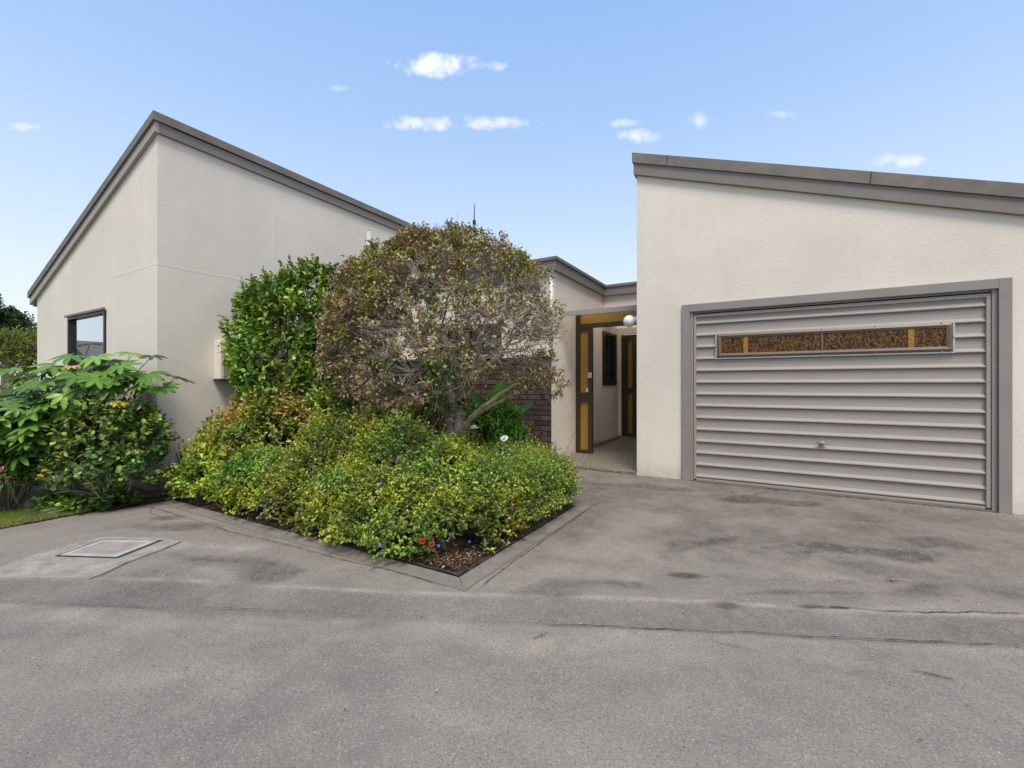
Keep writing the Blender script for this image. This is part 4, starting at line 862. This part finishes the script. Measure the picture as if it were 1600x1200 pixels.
# ---- flowers
def flower(label, px, py, Y, size, col, n=6, layers=3, grp=None, cat_='flower', stem=.5):
    p = at(px, py, Y); e = empty('rose_flower' if size > .025 else 'flower', tuple(p), label, cat_, grp); petals([tuple(p)], size, [col], 'petals', e, n, layers)
    mb = MB(); mb.tube([tuple(p), (p.x+.02, p.y+.03, p.z-stem*.5), (p.x+.01, p.y+.08, max(0.01, p.z-stem))], [.003, .003, .004], 5, 0); mb.c = [(.08, .14, .03)]*len(mb.f); mb.build('stem', M['leaf'], e, color=True); return e
flower('large white rose just right of the tree trunk', 741, 669, 4.55, .05, (.85, .82, .80), 7, 4, stem=.7)
flower('white rose right of the trunk, against the bright green bush', 788, 685, 4.5, .042, (.85, .84, .82), 7, 4, stem=.6)
flower('small white rose low down on the light green bush', 780, 728, 3.95, .035, (.84, .82, .80), 6, 3, stem=.4)
flower('pale cream rose left of the trunk above the yellow green bush', 619, 655, 4.35, .045, (.74, .66, .52), 7, 3, stem=.5)
flower('bright red flower low at the kerb corner, left of a pink one', 660, 846, 2.95, .024, (.65, .015, .012), 6, 3, stem=.15)
flower('pinkish red flower low at the kerb corner, just right of a bright red one', 675, 850, 2.93, .022, (.45, .03, .06), 6, 3, stem=.15)
flower('faded red flower lowest on the bush at the kerb corner', 678, 861, 2.90, .015, (.30, .07, .05), 5, 2, stem=.1)
flower('bright red flower at the right kerb under the light green bush', 812, 824, 3.42, .026, (.65, .02, .012), 6, 3, stem=.2)
flower('dark red flower on the left bush with rusty leaves', 512, 654, 4.3, .018, (.38, .02, .015), 5, 2, stem=.3)
flower('pink flower cluster at the far left above the lawn', 13, 748, 3.93, .034, (.62, .16, .28), 12, 5, stem=.3)
flower('small pink flower at the left picture edge above the larger pink one', 3, 733, 3.95, .026, (.60, .18, .30), 12, 5, stem=.3)
fl = []
for k in range(400):
    i = rng.integers(len(front_l)); c = np.array(front_l[i]); u = rv(1)[0]; u[2] = abs(u[2]); u[1] = -abs(u[1]); p = c[:3]+u*c[3:]*1.15
    if p[2] < .08: continue
    if any((((p-np.array(l[:3]))/np.array(l[3:]))**2).sum() < 1.0 for l in front_l): continue
    fl.append(p)
    if len(fl) > 70: break
for p in fl: petals([p], .011, [random.choice([(.12, .17, .60), (.09, .12, .48), (.18, .24, .70)])], 'flower', pl_, 5, 1)
# leaf litter on the soil
n = 1500; P = np.stack([rng.uniform(-5.3, -1.75, n), 2.27+rng.exponential(.13, n), np.full(n, .035)], 1); P2 = np.stack([-1.73-rng.exponential(.1, 400), rng.uniform(2.3, 4.15, 400), np.full(400, .035)], 1)
q = np.stack([rng.normal(-2.0, .22, 700), rng.normal(2.42, .09, 700), np.full(700, .038)], 1); q = q[(q[:, 1] > 2.27) & (q[:, 0] < -1.73)]
P = np.concatenate([P, P2, q]); P = P[~((P[:, 1] > 4.2) & (P[:, 0] > -2.96))]; n = len(P); P[:, 2] += rng.uniform(0, .02, n); D = rv(n); D[:, 2] *= .25
V, T, C = leaf_mesh(P, nrm(D), nrm(np.array([0, 0, 1.])+rv(n)*.5), rng.uniform(.015, .045, n), rng.uniform(.006, .02, n), pal(n, [(.19, .11, .06), (.26, .17, .09), (.10, .06, .035), (.36, .28, .17), (.05, .035, .025)], [3, 2, 3, 1, 3], .2), .1, .1)
tag(np_mesh('leaf_litter', V, T, M['leaf_dry'], None, C), 'dry brown leaf litter along the edge of the bed', 'leaf litter', kind='stuff')
# grit and crumbs lying on the asphalt
n = 1500; P = np.stack([rng.uniform(-1.5, 4.2, n), 5.97-rng.exponential(.30, n), np.full(n, .012)], 1); n2 = 1300; A_ = np.stack([rng.uniform(-4.5, 4.5, n2), rng.uniform(.2, 5.2, n2), np.full(n2, .012)], 1); P = np.concatenate([P, A_]); P = P[~((P[:, 0] < -1.55) & (P[:, 1] > 2.08)) & (P[:, 1] > .1)]; n = len(P); D = rv(n); D[:, 2] = .1
V, T, C = leaf_mesh(P, nrm(D), nrm(np.array([0, 0, 1.])+rv(n)*.6), rng.uniform(.004, .011, n), rng.uniform(.003, .007, n), pal(n, [(.55, .50, .42), (.30, .25, .18), (.09, .07, .05), (.22, .20, .17)], [2, 2, 2, 2], .2), .4, .1)
tag(np_mesh('grit', V, T, M['leaf_dry'], None, C), 'small grit and crumbs scattered over the asphalt', 'grit', kind='stuff')
# a few stray leaves on the asphalt
n = 60; pts = []
for k in range(n):
    c = random.choice([(250, 828, 50, 8), (1085, 900, 30, 6), (1400, 908, 20, 4), (360, 828, 60, 10), (800, 880, 40, 20), (1290, 905, 30, 5)]); g_ = gp(random.gauss(c[0], c[2]), max(770, random.gauss(c[1], c[3]))); pts.append((*g_, .012))
P = np.array(pts); ok = ~((P[:, 0] < -1.55) & (P[:, 1] > 2.1)); P = P[ok]; n = len(P); D = rv(n); D[:, 2] = 0
V, T, C = leaf_mesh(P, nrm(D), np.tile([0, 0, 1.], (n, 1)), rng.uniform(.008, .026, n), rng.uniform(.004, .012, n), pal(n, [(.42, .34, .10), (.35, .20, .08), (.48, .46, .36)], [3, 2, 1], .2), .1, .05)
tag(np_mesh('fallen_leaves', V, T, M['leaf_dry'], None, C), 'scattered yellow leaf scraps on the asphalt', 'fallen leaves', kind='stuff')
mb = MB(); t0 = [Vector((*gp(x, y), .013)) for x, y in ((833, 1001), (845, 996), (856, 992))]; mb.tube(t0, [.002, .0025, .0015], 5); t1 = [Vector((*gp(x, y), .013)) for x, y in ((845, 996), (852, 998))]; mb.tube(t1, [.002, .001], 5)
tag(mb.build('fallen_twig', M['twig_brown']), 'small dry forked twig lying on the asphalt', 'twig')

# ------------------------------------------------------------------ left border
rs_l = [(-5.80, 1.75, .34, .46, .34, .34), (-5.6, 1.95, .3, .3, .25, .3), (-6.2, 1.6, .35, .4, .3, .35), (-5.85, 1.80, .52, .50, .36, .40), (-5.62, 2.0, .55, .30, .25, .36), (-6.25, 1.65, .45, .42, .34, .38), (-5.75, 1.85, .82, .40, .3, .15)]
rs = shrub('round_leaf_shrub', 'dark rounded leaf shrub with bare grey twigs showing at its base, at the house corner', 'shrub', (-5.9, 1.85, 0),
      [dict(lobes=rs_l, n=950, k=8, length=.12, leafL=.056, leafW=.042, cols=[(.10, .165, .035), (.16, .25, .05), (.26, .36, .07), (.06, .09, .025), (.45, .26, .06)], w=[4, 4, 2, 3, .25], up=.7, spread=.9, inner=.55, zmin=.09)], 'leaf', wide=.7, fold=.08, curl=.08, stems=4)
# bare branching twigs facing the drive
A, B, R0, R1 = [], [], [], []
for k in range(34):
    b0_ = Vector((-5.8+random.uniform(-.15, .15), 1.85+random.uniform(-.1, .1), .05)); d = Vector((random.uniform(-.9, .75), random.uniform(-.9, .1), random.uniform(.15, .9))).normalized(); p = b0_; r = .009
    for s_ in range(6):
        d = (d+Vector((random.uniform(-.35, .35), random.uniform(-.35, .35), random.uniform(-.25, .3)))).normalized(); e = p+d*.10; A.append(tuple(p)); B.append(tuple(e)); R0.append(r); r *= .82; R1.append(r)
        if random.random() < .6:
            d2 = (d+Vector((random.uniform(-.9, .9), random.uniform(-.9, .9), random.uniform(-.4, .6)))).normalized(); A.append(tuple(e)); B.append(tuple(e+d2*.1)); R0.append(r*.6); R1.append(r*.35)
        p = e
sticks(np.array(A), np.array(B), np.array(R0), np.array(R1), 'bare_twigs', M['twig'], rs)
cv_l = [(-5.70, 1.62, .03, .22, .12, .10), (-5.62, 1.85, .03, .16, .15, .09), (-5.9, 1.5, .03, .25, .12, .1)]
shrub('clover_patch', 'low bright green clover like plants at the foot of the left shrub', 'ground plant', (-5.7, 1.65, 0),
      [dict(lobes=cv_l, n=260, k=5, length=.06, leafL=.042, leafW=.040, cols=[(.10, .24, .02), (.15, .32, .03), (.07, .16, .02)], w=[3, 2, 2], up=.8, spread=.8, inner=.3)], 'leaf_soft', wide=.7, stems=2)
# fatsia: big palmate leaves
def palmate(p, ax, fwd, R, col, nl=8, droop=.3):
    """returns verts, tris, cols for one hand-shaped leaf; ax = surface normal, fwd = main lobe direction"""
    ax = nrm(np.array(ax, float)); fwd = nrm(np.array(fwd, float)-ax*np.dot(ax, fwd)); sd = np.cross(ax, fwd); V = [np.array(p, float)]; T = []; C = [np.array(col)*1.5]
    for k in range(nl):
        A = (k-(nl-1)/2)*(4.35/(nl-1)); Lr = R*(1-.32*abs(A)/2.2)*random.uniform(.9, 1.08); w = R*.148
        u = fwd*math.cos(A)+sd*math.sin(A); s = -fwd*math.sin(A)+sd*math.cos(A); base = len(V); c = np.array(col)*random.uniform(.9, 1.1)
        for t, ww, h in ((.40, .86, .02), (.64, .92, .03), (.85, .56, 0)):
            z = -droop*R*t*t
            V += [p+u*Lr*t+s*w*ww+ax*(z+h*R), p+u*Lr*t+ax*(z-.01*R), p+u*Lr*t-s*w*ww+ax*(z+h*R)]; C += [c, c*1.45, c]
        V.append(p+u*Lr-ax*droop*R); C.append(c)
        b = base
        T += [(0, b, b+1), (0, b+1, b+2), (b, b+3, b+4), (b, b+4, b+1), (b+1, b+4, b+5), (b+1, b+5, b+2), (b+3, b+6, b+7), (b+3, b+7, b+4), (b+4, b+7, b+8), (b+4, b+8, b+5), (b+6, b+9, b+7), (b+7, b+9, b+8)]
    return np.array(V), np.array(T), np.clip(np.array(C), 0, 1)
FT = empty('fatsia', (-6.6, 1.85, 0), 'large shrub with big glossy hand shaped leaves covering the left window', 'shrub')
fls = [(-6.75, 1.75, 1.10, .75, .42, .50), (-6.05, 1.95, 1.20, .50, .34, .36), (-7.5, 1.6, .95, .7, .45, .55), (-6.5, 1.35, .75, .50, .35, .45), (-6.35, 1.35, .72, .34, .35, .5), (-6.3, 1.5, 1.0, .4, .4, .35), (-6.15, 1.35, .75, .3, .25, .4), (-6.3, 1.25, .6, .3, .25, .35), (-7.0, 1.2, .7, .5, .4, .45)]
parts = []; petA = []; petB = []; hub = np.array([-6.7, 1.85, .2]); cnt = 0
explicit = [((275, 603), 4.55, .26), ((232, 600), 4.5, .24), ((190, 585), 4.5, .23), ((150, 572), 4.6, .24), ((205, 565), 4.7, .22), ((238, 570), 4.75, .2), ((110, 570), 4.6, .24), ((140, 552), 5.0, .2), ((85, 585), 4.5, .25), ((150, 605), 4.4, .24), ((60, 610), 4.4, .25), ((45, 655), 4.2, .26), ((20, 590), 4.6, .25), ((50, 700), 4.15, .24), ((10, 640), 4.2, .26), ((100, 630), 4.3, .22), ((5, 690), 4.15, .24), ((120, 600), 4.35, .24), ((175, 612), 4.45, .22), ((255, 618), 4.6, .2)]
def add_leaf(p, R, col, ax=None, fwd=None):
    o_ = nrm(p-np.array([-6.6, 1.9, .7])); ax = nrm(np.array([0, -.25, .9])+o_*.5+rng.normal(size=3)*.28) if ax is None else ax
    fwd = np.array([o_[0], o_[1], -.05])+rng.normal(size=3)*.35; parts.append(palmate(p, ax, fwd, R, col, random.choice([7, 8, 9]), random.uniform(.02, .25)))
    q_ = hub+(p-hub)*.55+rng.normal(size=3)*.06; petA.append(q_); petB.append(p); petA.append(hub+(q_-hub)*.3); petB.append(q_)
fcol = [(.055, .12, .02), (.085, .175, .027), (.12, .225, .035), (.04, .085, .018), (.19, .31, .05)]
for (px, py), Y, R in explicit: add_leaf(np.array(at(px, py-14, Y)), R*.86, random.choice(fcol[1:]))
while cnt < 380:
    l = np.array(fls[rng.choice(len(fls))]); u = rv(1)[0]; u[2] = abs(u[2])*1.0-.25; p = l[:3]+u*l[3:]*rng.uniform(.65, 1.02)
    if p[1] > 2.2 or p[2] < .25: continue
    add_leaf(p, random.uniform(.13, .21), random.choice(fcol)); cnt += 1
for (px, py), Y in (((112, 572), 4.45), ((183, 630), 4.35)): add_leaf(np.array(at(px, py, Y)), .10, (.48, .32, .04))
V, T, C = cat(parts); np_mesh('foliage', V, T, M['leaf'], FT, C, smooth=True)
sticks(np.array(petA), np.array(petB), .007, .004, 'leaf_stalks', M['leaf_stalk'] if 'leaf_stalk' in M else M['twig_brown'], FT)
# pink flowered plant at left edge
pk = [L_(5, 745, 4.2, .25, .2, .16), L_(30, 738, 4.5, .3, .2, .2)]
q = at(10, 780, 4.2)
pk += [L_(-10, 762, 4.15, .2, .15, .1), L_(28, 758, 4.3, .16, .15, .1)]
shrub('geranium', 'low light green plant at the far left carrying pink flowers above the lawn', 'plant', (q.x, q.y, 0),
      [dict(lobes=pk, n=330, k=8, length=.1, leafL=.04, leafW=.028, cols=[(.14, .25, .04), (.22, .34, .06), (.10, .17, .03)], w=[2, 2, 2], up=.7, spread=.9, inner=.4)], 'leaf_soft', wide=.7, stems=3)

# ------------------------------------------------------------------ far background at left
def bg_tree(name, label, px, Yd, ztop_, w, zc0, cols, wts, n, leafL, lobes_n=6, group='trees beyond the house', conif=False):
    b_ = at(px, 600, Yd); e = empty(name, (b_.x, b_.y, 0), label, 'tree', group); mb = MB(); mb.tube([(b_.x, b_.y, -.05), (b_.x+.05, b_.y, ztop_*.5), (b_.x, b_.y, ztop_*.85)], [w*.07, w*.05, w*.02], 9)
    for k in range(6): A_ = k*1.05; z_ = ztop_*(.35+.08*k); mb.tube([(b_.x, b_.y, z_), (b_.x+math.cos(A_)*w*.3, b_.y+math.sin(A_)*w*.3, z_+w*.22), (b_.x+math.cos(A_)*w*.48, b_.y+math.sin(A_)*w*.48, z_+w*.3)], [w*.025, w*.018, w*.008], 6)
    mb.build('trunk', M['bark'], e, smooth=True); ls = []
    for k in range(lobes_n):
        A_ = random.uniform(0, 6.3); rr = random.uniform(0, .5)*w*.5; zz = random.uniform(zc0, ztop_-w*.18); r_ = w*random.uniform(.2, .34)*(1-.4*(zz-zc0)/max(.1, ztop_-zc0)); ls.append((b_.x+math.cos(A_)*rr, b_.y+math.sin(A_)*rr, zz, r_, r_, r_*.8))
    ls.append((b_.x, b_.y, ztop_-w*.22, w*.2, w*.2, w*.22))
    P, D, N, L, W, C, S0, E = shoots(ls, n, 7, w*.12, leafL, leafL*.45, cols, wts, up=.5, spread=1.2, inner=.5); V, T, C = leaf_mesh(P, D, N, L, W, C); np_mesh('crown', V, T, M['leaf_soft'], e, C)
    sticks(S0, E, .012, .006, 'branches', M['twig_brown'], e); return e
DK = [(.025, .05, .02), (.04, .07, .022), (.06, .095, .03)]; OL = [(.16, .20, .03), (.22, .26, .04), (.10, .14, .03), (.28, .27, .05)]
bg_tree('tree', 'dark evergreen treetop at the far left above the yellow green bushes', 12, 24, 5.0, 3.2, 3.2, DK, [1, 1, 1], 900, .22)
bg_tree('tree', 'dark low tree right of the far left evergreen, by the eave', 38, 30, 4.7, 3.6, 3.4, DK, [1, 1, 1], 900, .25)
bg_tree('tree', 'tall dark tree cut by the left picture edge below the roof eave', -62, 22, 6.1, 3.0, 4.6, DK, [1, 1, 1], 700, .2)
bg_tree('bush_tree', 'rounded olive and yellow green bush behind the house corner', 45, 17, 3.05, 2.6, 1.6, OL, [3, 3, 2, 1], 900, .11)
bg_tree('bush_tree', 'yellow green bush at the far left behind the hand leaved shrub', 10, 16, 3.0, 2.8, 1.5, OL, [2, 3, 3, 1], 900, .11)
q0 = at(-60, 600, 19); q1 = at(75, 600, 21); mb = MB(); d_ = (q1-q0).normalized(); n_ = Vector((-d_.y, d_.x, 0))*.1
mb.hexa([tuple(q0-n_-Vector((0, 0, CH))), tuple(q1-n_-Vector((0, 0, CH))), tuple(q1+n_-Vector((0, 0, CH))), tuple(q0+n_-Vector((0, 0, CH))), tuple(q0-n_+Vector((0, 0, .75))), tuple(q1-n_+Vector((0, 0, .75))), tuple(q1+n_+Vector((0, 0, .75))), tuple(q0+n_+Vector((0, 0, .75)))])
tag(mb.build('garden_wall', M['pipe']), 'pale garden wall far behind the left shrubs', 'wall')
# neighbour house mirrored in the left window
NB = empty('neighbour_house', (-34, -10, 0), 'neighbouring house with dark roof, seen only as a reflection in the left window', 'house')
mb = MB(); mb.box(-40, -34, -16, -5.5, 0, 2.4); mb.build('wall', M['stucco'], NB)
mb = MB(); mb.prism([(-40.4, 2.4), (-33.6, 2.4), (-33.6, 2.5), (-37, 3.9), (-40.4, 2.5)], 'b', -16.4, -5.2); mb.build('roof', M['tile'], NB)
mb = MB(); mb.box(-33.99, -33.95, -9, -7.5, 1, 2.1); mb.build('window', M['black'], NB)

# ------------------------------------------------------------------ world, sun, camera
SUN_EL = math.radians(60); SUN_AZ_VEC = Vector((.55, -.8, 0)).normalized()      # horizontal direction towards the sun
sunv = Vector((SUN_AZ_VEC.x*math.cos(SUN_EL), SUN_AZ_VEC.y*math.cos(SUN_EL), math.sin(SUN_EL)))
w = bpy.data.worlds.new('World'); S.world = w; w.use_nodes = True; nt = w.node_tree; nt.nodes.clear()
out = nd(nt, 'OutputWorld'); bg = nd(nt, 'Background'); nt.links.new(bg.outputs[0], out.inputs[0]); bg.inputs[1].default_value = .13
sky = nd(nt, 'TexSky'); sky.sky_type = 'NISHITA'; sky.sun_disc = False; sky.sun_elevation = SUN_EL; sky.sun_rotation = math.atan2(SUN_AZ_VEC.x, SUN_AZ_VEC.y)
sky.air_density = 1.0; sky.dust_density = 1.6; sky.ozone_density = 1.0; sky.altitude = 0
tc = nd(nt, 'TexCoord'); dirv = tc.outputs['Generated']
sp = nd(nt, 'SeparateXYZ'); nt.links.new(dirv, sp.inputs[0])
grad = ramp(nt, sp.outputs[2], [(0, (5.0, 5.1, 5.2)), (.07, (4.5, 4.85, 5.2)), (.18, (4.15, 4.65, 5.25)), (.32, (3.2, 4.05, 5.25)), (.50, (2.2, 3.3, 5.15)), (.66, (1.7, 2.8, 4.9)), (1, (1.2, 2.1, 4.2))])
base = mixc(nt, .78, sky.outputs[0], grad)
warp = noise(nt, dirv, 16, 6, .62); warp2 = noise(nt, dirv, 45, 4, .6)
tot = None
def cloud(px, py, wx_, wy_, k):
    global tot
    Rr = Vector((CT, ST, 0)); Up = Vector((0, 0, 1)); Fw = Vector((-ST, CT, 0))
    tx, ty = (px-800)/F, (600-py)/F; d = Fw+Rr*tx+Up*ty; dl = d.length; d.normalize()
    d1 = nd(nt, 'VectorMath', operation='DOT_PRODUCT'); nt.links.new(dirv, d1.inputs[0]); d1.inputs[1].default_value = (Rr-Fw*tx)*dl/(wx_*1.15/F)
    d2 = nd(nt, 'VectorMath', operation='DOT_PRODUCT'); nt.links.new(dirv, d2.inputs[0]); d2.inputs[1].default_value = (Up-Fw*ty)*dl/(wy_/F)
    d2o = 0.; front = nd(nt, 'VectorMath', operation='DOT_PRODUCT'); nt.links.new(dirv, front.inputs[0]); front.inputs[1].default_value = d
    e = math_(nt, 'ADD', math_(nt, 'POWER', math_(nt, 'ABSOLUTE', d1.outputs['Value']), 2.), math_(nt, 'POWER', math_(nt, 'ABSOLUTE', math_(nt, 'SUBTRACT', d2.outputs['Value'], d2o)), 2.))
    m1 = math_(nt, 'ADD', math_(nt, 'SUBTRACT', 1., e), math_(nt, 'MULTIPLY', math_(nt, 'SUBTRACT', warp, .5), 4.2)); m1 = math_(nt, 'ADD', m1, math_(nt, 'MULTIPLY', math_(nt, 'SUBTRACT', warp2, .5), 3.2))
    s_ = nd(nt, 'MapRange', interpolation_type='SMOOTHSTEP'); s_.inputs[1].default_value = -.3; s_.inputs[2].default_value = 1.7; s_.inputs[4].default_value = k; nt.links.new(m1, s_.inputs[0])
    f_ = math_(nt, 'MULTIPLY', s_.outputs[0], math_(nt, 'GREATER_THAN', front.outputs['Value'], .3))
    lim = nd(nt, 'MapRange'); lim.inputs[1].default_value = 3.2; lim.inputs[2].default_value = 2.0; nt.links.new(e, lim.inputs[0]); f_ = math_(nt, 'MULTIPLY', f_, lim.outputs[0])
    tot = f_ if tot is None else math_(nt, 'MAXIMUM', tot, f_)
for c in ((690, 103, 64, 18, .9), (655, 193, 44, 12, .7), (770, 191, 50, 11, .65), (38, 198, 24, 9, .6), (1008, 212, 32, 11, .65), (1395, 250, 42, 12, .8), (1090, 188, 18, 12, .6), (528, 138, 20, 5, .25), (1220, 178, 24, 6, .45), (975, 192, 22, 6, .4), (740, 103, 40, 10, .6)): cloud(*c)
base = mixc(nt, tot, base, (5.3, 5.35, 5.45))
nt.links.new(base, bg.inputs[0])
sl = bpy.data.lights.new('sun', 'SUN'); sl.energy = 2.2; sl.angle = math.radians(22); sl.color = (1, .90, .76); so = bpy.data.objects.new('sun', sl); COL.objects.link(so)
so.rotation_euler = sunv.to_track_quat('Z', 'Y').to_euler(); so.location = (0, -5, 12)
cd = bpy.data.cameras.new('camera'); co = bpy.data.objects.new('camera', cd); COL.objects.link(co); co.location = (0, 0, CH); co.rotation_euler = (PI/2, 0, TH)
cd.sensor_width = 36; cd.sensor_fit = 'HORIZONTAL'; cd.lens = F/1600*36; cd.clip_start = .05; cd.clip_end = 2000; S.camera = co
vs = S.view_settings; vs.view_transform = 'Standard'; vs.look = 'None'; vs.exposure = .68; vs.gamma = 1; vs.use_curve_mapping = False
